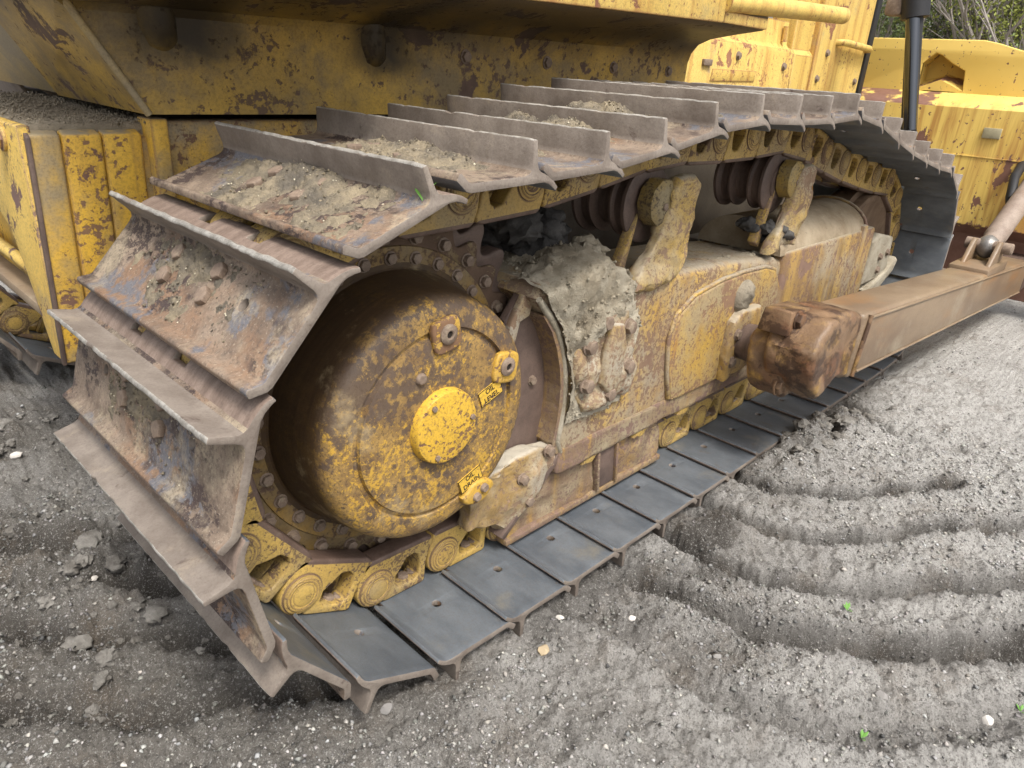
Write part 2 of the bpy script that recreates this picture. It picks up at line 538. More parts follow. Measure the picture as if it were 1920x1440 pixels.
def box(x0, x1, y0, y1, z0, z1, bev=.006, seg=2):
    return hexa([(x0, y0, z0), (x0, y1, z0), (x0, y1, z1), (x0, y0, z1), (x1, y0, z0), (x1, y1, z0), (x1, y1, z1), (x1, y0, z1)], bev, seg)


def lathe(prof, cx, cz, seg=64, wob=0.0, seed=0, angle=40):
    """prof: list of (radius, y); revolve about the y axis line through (cx, cz)"""
    r = random.Random(seed)
    V, F = [], []
    n = len(prof)
    for i in range(seg):
        a = 2 * math.pi * i / seg
        w = 1 + wob * (math.sin(3 * a + seed) + .6 * math.sin(7 * a + 2 * seed))
        for (ra, y) in prof:
            V.append((cx + ra * w * math.cos(a), y, cz + ra * w * math.sin(a)))
    for i in range(seg):
        j = (i + 1) % seg
        for k in range(n - 1):
            F.append((i * n + k, i * n + k + 1, j * n + k + 1, j * n + k))
    me = mesh_from(V, F, angle=angle)
    bm = bmesh.new()
    bm.from_mesh(me)
    bmesh.ops.remove_doubles(bm, verts=bm.verts, dist=1e-5)
    bmesh.ops.recalc_face_normals(bm, faces=bm.faces)
    bm.to_mesh(me)
    bm.free()
    smooth(me, angle)
    return me


def tube(pts, rad, seg=10, cap=True):
    pts = [Vector(p) for p in pts]
    rads = rad if isinstance(rad, (list, tuple)) else [rad] * len(pts)
    V, F = [], []
    for i, p in enumerate(pts):
        d = (pts[min(i + 1, len(pts) - 1)] - pts[max(i - 1, 0)]).normalized()
        a = d.orthogonal().normalized() if i == 0 else (a - d * a.dot(d)).normalized()
        b = d.cross(a)
        for k in range(seg):
            t = 2 * math.pi * k / seg
            V.append(p + (a * math.cos(t) + b * math.sin(t)) * rads[i])
    for i in range(len(pts) - 1):
        for k in range(seg):
            k2 = (k + 1) % seg
            F.append((i * seg + k, i * seg + k2, (i + 1) * seg + k2, (i + 1) * seg + k))
    if cap:
        F.append(tuple(range(seg))[::-1])
        F.append(tuple((len(pts) - 1) * seg + k for k in range(seg)))
    return mesh_from(V, F, angle=50)


def hexbolt(r, h, washer=True):
    """hex head along -y, base at y=0"""
    P = []
    ms = []
    ms.append(prism([[(r * math.cos(k * math.pi / 3), r * math.sin(k * math.pi / 3)) for k in range(6)]], -h, 0, bev=r * .12))
    if washer:
        ms.append(prism([[(r * 1.25 * math.cos(k * math.pi / 8), r * 1.25 * math.sin(k * math.pi / 8)) for k in range(16)]], -h * .25, .002, bev=r * .05))
    return join(ms)


def cast(me, cuts, amp, scale, seed):
    """roughen a casting: subdivide and push the surface about with smooth noise"""
    bm = bmesh.new()
    bm.from_mesh(me)
    bmesh.ops.triangulate(bm, faces=bm.faces)
    for _ in range(cuts):
        lng = [e for e in bm.edges if e.calc_length() > .028]
        bmesh.ops.subdivide_edges(bm, edges=lng, cuts=1)
        bmesh.ops.triangulate(bm, faces=[f for f in bm.faces if len(f.verts) > 3])
    bm.normal_update()
    C_ = np.array([v.co[:] for v in bm.verts])
    A_ = fbm(C_[:, 0] + C_[:, 1] * .7, C_[:, 2] - C_[:, 1] * .6, scale, 4, .55, seed)
    for v, a in zip(bm.verts, A_):
        v.co = v.co + v.normal * (amp * float(a))
    bm.to_mesh(me)
    bm.free()
    smooth(me, 50)
    return me


def obj(name, me, mat, parent=None, inv=None):
    o = bpy.data.objects.new(name, me)
    me.name = name
    if mat is not None and not me.materials:
        for m in (mat if isinstance(mat, (list, tuple)) else [mat]):
            me.materials.append(M[m] if isinstance(m, str) else m)
    COL.objects.link(o)
    if parent is not None:
        o.parent = parent
        if parent is ROOT:
            o.matrix_parent_inverse = ROOT_INV
    return o


def place(name, me, parent, mat=None, loc=(0, 0, 0), mtx=None):
    """another object sharing mesh data"""
    o = bpy.data.objects.new(name, me)
    COL.objects.link(o)
    if parent is not None:
        o.parent = parent
        if parent is ROOT:
            o.matrix_parent_inverse = ROOT_INV
    o.matrix_basis = mtx if mtx is not None else Matrix.Translation(loc)
    return o


def tag(o, label, cat=None, group=None, kind=None):
    if label:
        o['label'] = label
    if cat:
        o['category'] = cat
    if group:
        o['group'] = group
    if kind:
        o['kind'] = kind
    return o


# value noise for sculpting
_P = np.random.default_rng(11).random((257, 257))


def vn(x, y):
    xi = np.floor(x).astype(int)
    yi = np.floor(y).astype(int)
    fx, fy = x - xi, y - yi
    fx = fx * fx * (3 - 2 * fx)
    fy = fy * fy * (3 - 2 * fy)
    a = _P[xi % 256, yi % 256]
    b = _P[(xi + 1) % 256, yi % 256]
    c = _P[xi % 256, (yi + 1) % 256]
    d = _P[(xi + 1) % 256, (yi + 1) % 256]
    return (a * (1 - fx) + b * fx) * (1 - fy) + (c * (1 - fx) + d * fx) * fy - .5


def fbm(x, y, s, o=5, g=.5, seed=0):
    r = 0
    a = 1.0
    for k in range(o):
        r = r + a * vn(x * s + 17.3 * k + seed * 31.7, y * s + 9.1 * k + seed * 13.3)
        s *= 2.03
        a *= g
    return r


# ------------------------------------------------------------------ ground height
RUTS = [  # grouser smears left by the turning track: (polyline, depth, width)
    ([(2.00, .05), (1.929, .014), (1.923, -.15), (2.04, -.319), (2.277, -.499), (2.45, -.60)], 0.040, 0.020),
    ([(1.72, .05), (1.693, .023), (1.703, -.159), (1.753, -.363), (1.93, -.53), (2.121, -.684), (2.40, -.88)], 0.058, 0.022),
    ([(1.46, .05), (1.449, .019), (1.442, -.166), (1.461, -.338), (1.612, -.555), (1.935, -.852), (2.15, -1.02)], 0.072, 0.025),
    ([(1.18, .03), (1.18, -.023), (1.222, -.223), (1.262, -.422), (1.349, -.596), (1.474, -.749), (1.736, -.974), (1.95, -1.12)], 0.068, 0.034),
    ([(.93, .0), (.962, -.08), (.963, -.443), (1.039, -.644), (1.104, -.746), (1.424, -1.01), (1.6, -1.13)], 0.026, 0.036),
    ([(.037, .937), (.137, .787), (.3, .66)], 0.065, 0.033),
    ([(-.30, 1.0), (-.224, .915), (-.104, .743), (.106, .578), (.22, .47)], 0.061, 0.036),
    ([(-.42, .74), (-.292, .624), (-.099, .437), (.151, .301), (.3, .18)], 0.054, 0.036),
    ([(-.25, 1.45), (-.128, 1.33), (-.022, 1.203), (.176, 1.121)], 0.050, 0.040),
]
CRACKS = [
    ([(2.87, -.01), (2.82, -.12), (2.78, -.209), (2.745, -.29), (2.733, -.357), (2.75, -.44), (2.795, -.525)], .075, .017),
    ([(2.62, -.014), (2.676, -.156), (2.711, -.278), (2.733, -.357)], .06, .015),
    ([(2.66, -.03), (2.58, -.10), (2.46, -.14)], .07, .026),
]


def seg_dist(X, Y, pts):
    best = np.full(X.shape, 1e9)
    for (ax, ay), (bx, by) in zip(pts[:-1], pts[1:]):
        dx, dy = bx - ax, by - ay
        t = np.clip(((X - ax) * dx + (Y - ay) * dy) / (dx * dx + dy * dy), 0, 1)
        best = np.minimum(best, np.hypot(X - ax - t * dx, Y - ay - t * dy))
    return best


def sstep(a, b, x):
    t = np.clip((x - a) / (b - a), 0, 1)
    return t * t * (3 - 2 * t)


def ground_z(X, Y):
    near = np.exp(-((X - 1.0) / 3.5) ** 2 - (Y / 3.5) ** 2)
    wob = fbm(X, Y, 3.0, 3, .5, 4)
    z = -.074 + .05 * sstep(1.0, 2.1, X) * sstep(.15, -.15, Y) - .03 * sstep(2.2, 4.5, X)
    z = z + .05 * fbm(X, Y, .9, 4, .5, 1)
    z = z + (.022 * fbm(X, Y, 7, 3, .55, 2) + .018 * fbm(X, Y, 26, 3, .65, 3) + .012 * np.abs(fbm(X, Y, 65, 2, .6, 23))) * (.25 + near)
    Xw = X + .012 * fbm(X, Y, 5, 2, .5, 8) + .010 * fbm(X, Y, 38, 2, .6, 18)
    Yw = Y + .012 * fbm(X, Y, 5, 2, .5, 9) + .010 * fbm(X, Y, 38, 2, .6, 29)
    for pts, d, w in RUTS:
        q = seg_dist(Xw, Yw, pts)
        fade = .75 + .7 * np.clip(fbm(X, Y, 2.2, 2, .5, 19) + .45, 0, 1)
        z = z - d * fade * np.exp(-(np.abs(q) / (1.15 * w)) ** 4) + d * .16 * fade * np.exp(-((q - 2.2 * w) / (w * 1.0)) ** 2) * (1 + 1.5 * wob)
    Xc = X + .02 * fbm(X, Y, 14, 3, .55, 5)
    Yc = Y + .02 * fbm(X, Y, 14, 3, .55, 6)
    for pts, d, w in CRACKS:
        z = z - d * np.exp(-(seg_dist(Xc, Yc, pts) / w) ** 2)
    # broken clods by the track edge and churned earth behind the machine
    clod = np.exp(-((X - 2.35) / .45) ** 2 - ((Y + .06) / .13) ** 2)
    z = z + clod * (.02 + .075 * np.abs(fbm(X, Y, 11, 4, .55, 12)))
    churn = sstep(.35, .05, X) * sstep(.25, .7, Y) * sstep(3.6, 2.6, Y) * sstep(-1.6, -.6, X)
    z = z + churn * .085 * (np.abs(fbm(X, Y, 7.5, 5, .6, 14)) - .12)
    # pressed flat under the two tracks
    for y0 in (0.0, 2.35):
        t = sstep(y0 - .03, y0 + .03, Y) * sstep(y0 + .80, y0 + .74, Y) * sstep(.30, .5, X) * sstep(4.1, 3.9, X)
        z = z * (1 - t) + np.minimum(z, -.050) * t
    return z


def damp_shade_f(X, Y):
    """freshly turned, still moist subsoil: along the cuts (where it also paints in their shade), beside the track and where the ground was churned"""
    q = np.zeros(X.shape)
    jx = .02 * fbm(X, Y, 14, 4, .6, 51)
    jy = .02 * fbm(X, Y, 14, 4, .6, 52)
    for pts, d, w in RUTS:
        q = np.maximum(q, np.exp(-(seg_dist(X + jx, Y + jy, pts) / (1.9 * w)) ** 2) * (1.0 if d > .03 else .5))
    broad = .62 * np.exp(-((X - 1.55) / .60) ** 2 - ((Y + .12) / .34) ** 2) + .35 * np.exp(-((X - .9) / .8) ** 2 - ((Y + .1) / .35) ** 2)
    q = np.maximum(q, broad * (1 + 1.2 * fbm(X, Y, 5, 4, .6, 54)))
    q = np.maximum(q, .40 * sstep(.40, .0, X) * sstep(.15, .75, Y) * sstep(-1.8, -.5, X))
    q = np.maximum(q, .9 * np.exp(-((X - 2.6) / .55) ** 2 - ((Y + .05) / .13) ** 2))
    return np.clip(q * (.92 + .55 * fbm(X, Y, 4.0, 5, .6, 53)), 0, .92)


def axis_grid(lo, a, b, hi, fine, grow):
    c = list(np.arange(a, b, fine))
    s, v = fine, a
    L = []
    while v > lo:
        s = min(s * grow, 3.0)
        v -= s
        L.append(v)
    s, v = fine, c[-1]
    R = []
    while v < hi:
        s = min(s * grow, 3.0)
        v += s
        R.append(v)
    return np.array(L[::-1] + c + R)


gx = axis_grid(-60, -.45, 2.95, 90, .0062, 1.045)
gy = axis_grid(-60, -1.15, 1.35, 90, .0062, 1.045)
GX, GY = np.meshgrid(gx, gy, indexing='ij')
GZ = ground_z(GX, GY)
nx, ny = GX.shape
idx = np.arange(nx * ny).reshape(nx, ny)
GF = np.stack([idx[:-1, :-1], idx[1:, :-1], idx[1:, 1:], idx[:-1, 1:]], -1).reshape(-1, 4)


def ground_mat():
    t = NT('dirt_ground', .95, rand=False)
    t.b.inputs['Specular IOR Level'].default_value = .12
    g = t.noise(1.1, 6, .6)
    dry = t.thr(t.math('ADD', g, t.thr(t.axis(0), -.2, 1.9, -.08, .20)), .36, .64)
    c = t.mix(dry, (.20, .187, .168), (.48, .465, .44))
    da = t.n('ShaderNodeAttribute', attribute_name='damp')  # moist soil plus painted rut shade
    c = t.mix(da.outputs['Fac'], c, (.060, .053, .046))  # moist soil and painted rut shade share this dark mix
    c = t.mix(t.thr(t.noise(6, 7, .66, off=4), .50, .72, 0, .5), c, (.19, .155, .12))
    c = t.mix(t.thr(t.noise(60, 6, .72, off=2), .52, .64, 0, .6), c, (.085, .078, .07))
    c = t.mix(t.thr(t.noise(110, 4, .68, off=7), .57, .66, 0, .7), c, (.50, .485, .46))
    c = t.mix(t.thr(t.noise(170, 5, .75, off=9), .52, .62, 0, .6), c, (.075, .068, .06))
    c = t.mix(t.thr(t.noise(240, 4, .7, off=11), .56, .66, 0, .6), c, (.50, .485, .46))
    nb = t.bump(t.noise(45, 9, .78), 1.0, .022)
    nb = t.bump(t.noise(190, 5, .7, off=3), .8, .004, nb)
    return t.done(c, nb)


M['ground'] = ground_mat()
ROOT = None
ROOT_INV = None
ground = obj('ground', np_mesh(np.stack([GX, GY, GZ], -1).reshape(-1, 3), GF), 'ground')
damp = damp_shade_f(GX, GY)
da_ = ground.data.attributes.new('damp', 'FLOAT', 'POINT')  # holds moist soil and the painted rut shade together
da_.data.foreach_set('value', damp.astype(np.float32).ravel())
tag(ground, 'churned grey dirt yard with pale grit and curved grouser ruts', kind='structure')


# gravel: loose grit of many small broken stones (one mass)
def gravel(n, region, smin, smax, seed, power=3.0):
    r = np.random.default_rng(seed)
    x = r.uniform(region[0], region[1], n)
    y = r.uniform(region[2], region[3], n)
    dens = fbm(x, y, 2.6, 3, .5, 21) + .5
    keep = r.random(n) < np.clip(dens * 1.15, .08, 1)
    keep &= ~((y > -.02) & (y < .78) & (x > .26) & (x < 4.1))
    x, y = x[keep], y[keep]
    n = len(x)
    s = smin + (smax - smin) * r.random(n) ** power
    z = ground_z(x, y) + s * .18
    base = np.array([(1, 0, 0), (-1, 0, 0), (0, 1, 0), (0, -1, 0), (0, 0, 1), (0, 0, -1)], float)
    V = base[None] * r.uniform(.55, 1.15, (n, 6, 1)) + r.uniform(-.28, .28, (n, 6, 3))
    V[:, :, 2] *= .7
    a = r.uniform(0, 6.28, n)
    ca, sa = np.cos(a)[:, None], np.sin(a)[:, None]
    W = np.stack([V[:, :, 0] * ca - V[:, :, 1] * sa, V[:, :, 0] * sa + V[:, :, 1] * ca, V[:, :, 2]], -1) * s[:, None, None]
    W += np.stack([x, y, z], -1)[:, None, :]
    tri = np.array([(0, 2, 4), (2, 1, 4), (1, 3, 4), (3, 0, 4), (2, 0, 5), (1, 2, 5), (3, 1, 5), (0, 3, 5)])
    F = (tri[None] + 6 * np.arange(n)[:, None, None]).reshape(-1, 3)
    me = np_mesh(W.reshape(-1, 3), F, smooth_all=False)
    ca = me.color_attributes.new('stone', 'FLOAT_COLOR', 'POINT')
    g = np.clip(r.normal(.29, .09, n), .08, .46)
    g = np.where(r.random(n) < .006, r.uniform(.40, .55, n), g) * (1 - .68 * damp_shade_f(x, y))
    tint = np.stack([g * r.uniform(.98, 1.08, n), g, g * r.uniform(.88, 1.0, n), np.ones(n)], -1)
    ca.data.foreach_set('color', np.repeat(tint, 6, 0).astype(np.float32).ravel())
    return me


t = NT('gravel_stone', .9, rand=False)
at_ = t.n('ShaderNodeAttribute', attribute_name='stone')
M['gravel'] = t.done(at_.outputs['Color'], t.bump(t.noise(160, 4), .4, .002))
gm = [gravel(150000, (-.5, 3.0, -1.3, 1.5), .0014, .0090, 1, 5.0), gravel(46000, (-1.4, 6.5, -3.2, 4.2), .003, .011, 2, 4.0)]
for g_ in gm:
    g_.materials.append(M['gravel'])
gv = tag(obj('gravel', gm[0], None), 'fine pale and grey grit scattered over the nearby dirt', kind='stuff')
gv2 = tag(obj('gravel', gm[1], None), 'coarser grey grit lying farther out on the dirt yard', kind='stuff')


def stone_mesh(r, seed, flat=.7):
    rr = random.Random(seed)
    bm = bmesh.new()
    bmesh.ops.create_icosphere(bm, subdivisions=2, radius=1)
    ax = [Vector((rr.uniform(-1, 1), rr.uniform(-1, 1), rr.uniform(-1, 1))).normalized() for _ in range(9)]
    off = [rr.uniform(.55, .85) for _ in ax]
    for v in bm.verts:
        for a, o in zip(ax, off):
            d = v.co.dot(a)
            if d > o:
                v.co -= a * (d - o)
        v.co = Vector((v.co.x * rr.uniform(.97, 1.03), v.co.y * .8, v.co.z * flat)) * r
    me = bpy.data.meshes.new('stone')
    bm.to_mesh(me)
    bm.free()
    smooth(me, 25)
    return me


M['stone_white'] = plain('pale_stone', (.56, .53, .49), .85, var=.2, scale=60)
M['stone_grey'] = plain('grey_stone', (.22, .21, .20), .9, var=.3, scale=60)
M['stone_tan'] = plain('tan_stone', (.40, .32, .21), .9, var=.2, scale=60)
for (x, y, r, mt, lab) in [
    (.063, 1.194, .017, 'stone_white', 'white stone on the dark earth left of the lowest leftmost grouser'),
    (.009, .967, .012, 'stone_white', 'small white stone in the dark hollow just left of the rear grouser'),
    (-.147, .317, .012, 'stone_white', 'pale stone alone on the smooth dirt at the bottom left'),
    (.03, 1.77, .024, 'stone_white', 'whitish stone near the left picture edge beside the rear grousers'),
    (.875, -.03, .017, 'stone_white', 'pale block of stone tucked against a grouser below the second full track shoe'),
    (.745, -.085, .020, 'stone_tan', 'tan stone lying just below the third track shoe'),
    (1.059, -.411, .014, 'stone_grey', 'grey stone on the ridge below the longest rut'),
    (1.261, -.76, .017, 'stone_grey', 'dark grey angular stone near the lower right rut'),
    (1.412, -.967, .018, 'stone_white', 'whitish stone at the lower right picture edge'),
    (1.02, -.17, .013, 'stone_white', 'white stone in the middle of the grit below the fourth track shoe'),
    (.33, .03, .017, 'stone_grey', 'round grey stone under the tip of the lowest rear grouser'),
]:
    z = float(ground_z(np.array([x]), np.array([y]))[0])
    o = tag(obj('stone', stone_mesh(r, int(x * 1000) + 5), mt), lab, 'stone', 'single stones on the dirt')
    o.location = (x, y, z + r * .35)
    o.rotation_euler = (0, 0, x * 9)

# ------------------------------------------------------------------ the bulldozer
ROOT = bpy.data.objects.new('bulldozer', None)
COL.objects.link(ROOT)
ROOT.location = (1.9, 1.5, -.09)
ROOT_INV = Matrix.Translation((-1.9, -1.5, .09))
tag(ROOT, 'worn yellow crawler bulldozer with rusty tracks, a push arm and a blade', 'bulldozer')

P = .228          # track pitch
W = .763          # shoe width
SX, SZ = .575, .548   # sprocket axis
RS = P / (2 * math.sin(math.pi / 13.5))
YC = W / 2
RI = .432         # pin radius round the idler
IZ = .05 + RI


# ---- chain path: over the top run and idler, back along the ground, up round the sprocket
def loop(ix):
    pts = []
    a0 = math.radians(258.2)
    for k in range(400):                                   # sprocket, bottom -> top
        a = a0 - (a0 - math.radians(90)) * k / 399
        pts.append((SX + RS * math.cos(a), SZ + RS * math.sin(a)))
    ctrl = [(.575, 1.042), (.9, 1.052), (1.12, 1.078), (1.34, 1.115), (1.53, 1.143), (1.75, 1.142), (2.0, 1.138), (2.2, 1.148), (2.40, 1.152),
            (2.62, 1.105), (2.85, 1.043), (3.1, .99), (3.3, .955), (ix, IZ + RI)]
    C = np.array([(.3, 1.042)] + ctrl + [(ix + .3, IZ + RI)])
    for i in range(1, len(C) - 2):
        p0, p1, p2, p3 = C[i - 1], C[i], C[i + 1], C[i + 2]
        for k in range(1, 41):
            t = k / 40
            q = .5 * ((2 * p1) + (-p0 + p2) * t + (2 * p0 - 5 * p1 + 4 * p2 - p3) * t * t + (-p0 + 3 * p1 - 3 * p2 + p3) * t ** 3)
            pts.append(tuple(q))
    for k in range(1, 400):
        a = math.radians(90) - math.pi * k / 399
        pts.append((ix + RI * math.cos(a), IZ + RI * math.sin(a)))
    x1 = pts[0][0]
    for k in range(1, 1500):
        t = k / 1499
        x = ix + (x1 - ix) * t
        z = IZ - RI
        if x < .9:
            z = z + (pts[0][1] - z) * sstep(.9, x1, x)
        pts.append((x, float(z)))
    return np.array(pts)


def walk(path):
    pins = [path[0]]
    cur = path[0]
    for q in path[1:]:
        while np.hypot(*(q - cur)) >= P:
            d = (q - cur) / np.hypot(*(q - cur))
            cur = cur + d * P if np.hypot(*(q - cur)) < P * 1.05 else q
            pins.append(cur)
    gap = np.hypot(*(path[-1] - pins[-1]))
    return pins, gap


best = None
for ix in np.arange(3.36, 3.60, .002):
    pins, gap = walk(loop(ix))
    e = min(gap, abs(gap - P))
    if best is None or e < best[0] - 1e-6:
        best = (e, ix, pins, gap)
_, IX, PINS, gap = best
if gap < P / 2:
    PINS = PINS[:-1]
NP = len(PINS)
FR = []
for i in range(NP):
    a, b = np.array(PINS[i]), np.array(PINS[(i + 1) % NP])
    m = (a + b) / 2
    tx, tz = (b - a) / np.hypot(*(b - a))
    FR.append(Matrix(((tx, 0, -tz, m[0]), (0, 1, 0, 0), (tz, 0, tx, m[1]), (0, 0, 0, 1))))
print('links', NP, 'idler x', IX, 'gap', gap)

# ---- track shoe: plate, one grouser, curled lip and kicked-up trailing edge
PROF = [(-.136, .096), (-.130, .0975), (-.112, .0805), (-.106, .078), (.034, .078), (.045, .0805), (.0515, .0865), (.0540, .097), (.0552, .1425),
        (.0568, .145), (.0650, .145), (.0666, .1425), (.0690, .097), (.0730, .0875), (.080, .0812), (.092, .0765), (.106, .0695), (.120, .060),
        (.1315, .0475), (.1255, .0395), (.1165, .0475), (.104, .0555), (.090, .060), (-.108, .060), (-.118, .0635), (-.1415, .0845)]


def shoe_mesh(seed):
    rr = random.Random(seed)
    n = len(PROF)
    ys = [W * k / 44 for k in range(45)]
    V, F = [], []
    for y in ys:
        dz = -abs(rr.gauss(0, .0009)) - (.0035 * rr.random() if rr.random() < .07 else 0)
        ds = rr.gauss(0, .0006)
        bend = .0005 * math.sin(y * 7 + seed)
        V += [(s + (ds if h > .13 else 0), y, h + (dz if h > .14 else 0) + bend) for s, h in PROF]
    for j in range(len(ys) - 1):
        for i in range(n):
            k = (i + 1) % n
            F.append((j * n + i, j * n + k, (j + 1) * n + k, (j + 1) * n + i))
    F.append(tuple(range(n))[::-1])
    F.append(tuple((len(ys) - 1) * n + i for i in range(n)))
    bm = bmesh.new()
    vv = [bm.verts.new(v) for v in V]
    for f in F:
        bm.faces.new([vv[i] for i in f])
    bmesh.ops.recalc_face_normals(bm, faces=bm.faces)
    me = bpy.data.meshes.new('shoe')
    bm.to_mesh(me)
    bm.free()
    cut = []
    for y in (.255, .455):                      # link clearance notches in the lip
        cut.append(box(.098, .16, y, y + .052, .02, .12, bev=0))
    for s, y in ((-.015, .175), (-.015, .588)):  # drain holes
        c = bpy.data.meshes.new('c')
        bm = bmesh.new()
        bmesh.ops.create_cone(bm, cap_ends=True, segments=20, radius1=.0125, radius2=.0125, depth=.08, matrix=Matrix.Translation((s, y, .07)))
        bm.to_mesh(c)
        bm.free()
        cut.append(c)
    o = bpy.data.objects.new('tmp', me)
    c = bpy.data.objects.new('cut', join(cut))
    COL.objects.link(o)
    COL.objects.link(c)
    md = o.modifiers.new('b', 'BOOLEAN')
    md.object = c
    md.operation = 'DIFFERENCE'
    md.solver = 'EXACT'
    bv = o.modifiers.new('v', 'BEVEL')
    bv.width = .0022
    bv.segments = 2
    bv.limit_method = 'ANGLE'
    bv.angle_limit = math.radians(38)
    r = bpy.data.meshes.new_from_object(o.evaluated_get(bpy.context.evaluated_depsgraph_get()))
    bpy.data.objects.remove(o)
    bpy.data.objects.remove(c)
    r.materials.clear()
    for k in ('shoe_out', 'shoe_in', 'shoe_tip', 'lip', 'shoe_side'):
        r.materials.append(M[k])
    smooth(r, 40)
    for p in r.polygons:
        nz, s, h = p.normal.z, p.center.x, p.center.z
        if abs(p.normal.y) > .6:
            i = 4
        elif h > .1425:
            i = 2
        elif nz < -.3:
            i = 1
        elif s > .083:
            i = 3
        elif .05 < s < .083 and h > .09:
            i = 4
        else:
            i = 0
        p.material_index = i
    return r


SHOES = [shoe_mesh(k) for k in range(3)]


# ---- link pieces in shoe space (x along the chain, z outwards)
def uv(L, mir=False):
    return [(.114 - u, -v) for u, v in L]


arc = [(.057 * math.cos(math.radians(a)), .057 * math.sin(math.radians(a))) for a in range(285, 150, -15)]
LINK_OUT = uv(arc + [(-.050, .045), (-.036, .078), (-.024, .086), (.165, .086), (.183, .078), (.187, .062), (.176, .040), (.166, .008), (.163, -.052),
                     (.154, -.0585), (.028, -.0585), (.022, -.054)])
LINK_HOLE = uv([(.062, -.022), (.062, .002), (.080, .022), (.098, .046), (.122, .050), (.138, .040), (.144, .012), (.142, -.024), (.130, -.036), (.074, -.036)])


def link_mesh(y0, y1, yb):
    """y0..y1 plate, yb the outer face of the pin boss"""
    out = 1 if yb > y1 else -1
    body = prism([LINK_OUT, LINK_HOLE], min(y0, y1), max(y0, y1), bev=.006)
    bx = .114
    s = -1 if yb < y0 else 1
    yo = y0 if s < 0 else y1
    boss = lathe([(.0, yo - s * .004), (.052, yo - s * .004), (.050, yo + (yb - yo) * .5), (.045, yb - s * -.0 - s * .003), (.042, yb), (.0, yb)], bx, 0, 32)
    yi0, yi1 = (y1 - .002, y1 + .040) if s < 0 else (y0 - .040, y0 + .002)
    inner = lathe([(0, yi0), (.050, yi0), (.054, yi0 + .006), (.054, yi1 - .006), (.05, yi1), (0, yi1)], -.114, 0, 28)
    neck = prism([[(-.125, -.05), (-.06, -.075), (-.03, -.07), (-.03, .055), (-.10, .05)]], min(yi0, yi1), max(yi0, yi1), bev=.006)
    me = join([body, boss, inner, neck])
    me.materials.append(M['link'])
    me.materials.append(M['rail'])
    for p in me.polygons:
        c = p.center
        if c.z < -.072 or (c.z < -.060 and abs(p.normal.z) > .5):
            p.material_index = 1
    return me


LINK_N = link_mesh(.266, .320, .2585)
LINK_F = link_mesh(W - .320, W - .266, W - .2585)
PIN = lathe([(0, .2565), (.024, .2565), (.0285, .258), (.0295, .2625), (.031, .2625), (.0325, .2625), (.0335, .2575), (.0365, .257), (.0385, .2605), (.0385, .28), (.030, .29), (.030, W - .28),
             (.0385, W - .262), (.0385, W - .257), (.028, W - .257), (0, W - .2565)], .114, 0, 32)
PIN.materials.append(M['link'])
BUSH = lathe([(0, .318), (.036, .318), (.036, W - .318), (0, W - .318)], .114, 0, 20)
BUSH.materials.append(M['rail'])
NUT = prism([[(.016 * math.cos(k * math.pi / 3), .016 * math.sin(k * math.pi / 3)) for k in range(6)]], .028, .050, 'xy', bev=.002)
NUT.materials.append(M['bolt'])
BOLT4 = prism([[(.0185 * math.cos(k * math.pi / 3), .0185 * math.sin(k * math.pi / 3)) for k in range(6)]], .077, .091, 'xy', bev=.003)
BOLT4.materials.append(M['bolt'])

track = []
for side, yoff in (('right', 0.0), ('left', 2.35)):
    for i, F in enumerate(FR):
        T = Matrix.Translation((0, yoff, 0)) @ F
        sh = place('track_shoe', SHOES[(i * 5 + i // 3) % 3], ROOT, mtx=T)
        ln = place('track_link', LINK_N, ROOT, mtx=T)
        lf = place('track_link', LINK_F, ROOT, mtx=T)
        place('pin', PIN, ln)
        place('bushing', BUSH, ln)
        if side == 'right':
            for s, y in ((-.018, .297), (-.05, .297)):
                place('nut', NUT, ln, loc=(s + .022, y, 0))
            track.append(sh)
            if i < 14:
                for s, y in ((-.035, .297), (.018, .297), (-.035, .466), (.018, .466)):
                    place('bolt', BOLT4, sh, loc=(s, y, 0))


# ---- dirt caked on the upper and rear shoes
def mound(seed, top, s0=-.118, s1=.055, y0=.10, y1=.66, cov=.0):
    ns, nyy = 46, 130
    s = np.linspace(s0, s1, ns)
    y = np.linspace(y0, y1, nyy)
    S, Y = np.meshgrid(s, y, indexing='ij')
    u = (Y - y0) / (y1 - y0) * 2 - 1
    env = np.clip(1 - u ** 2, 0, 1) ** .8
    slope = .35 + .65 * sstep(-.10, .045, S)
    h = top * env * slope * (1 + .9 * fbm(S, Y, 16, 3, .5, seed)) + .013 * fbm(S, Y, 22, 5, .62, seed + 3) - .003 + cov
    h = h * sstep(s0, s0 + .018, S) + .006 * fbm(S, Y, 110, 2, .6, seed + 5) * np.clip(h / .004, 0, 1)
    Z = .0775 + h
    Z = np.minimum(Z, .140)
    V = np.stack([S, Y, Z], -1).reshape(-1, 3)
    idx = np.arange(ns * nyy).reshape(ns, nyy)
    Q = np.stack([idx[:-1, :-1], idx[1:, :-1], idx[1:, 1:], idx[:-1, 1:]], -1).reshape(-1, 4)
    hm = Z.reshape(-1)
    keep = hm[Q].max(1) > .0768
    me = np_mesh(V, Q[keep])
    me.materials.append(M['shoe_dirt'])
    return me


for i, top, y0, y1, cov in ((2, .004, .22, .50, -.001), (3, .004, .17, .60, -.001), (4, .009, .14, .62, -.0015), (5, .016, .06, .66, -.001), (6, .022, .10, .60, -.001), (7, .022, .12, .60, -.001),
                            (8, .038, .12, .60, .0), (9, .036, .14, .58, .0), (10, .022, .1, .5, .0), (11, .014, .1, .5, 0)):
    o = place('caked_dirt', mound(i * 7, top, y0=y0, y1=y1, cov=cov), track[i])
    o['kind'] = 'stuff'

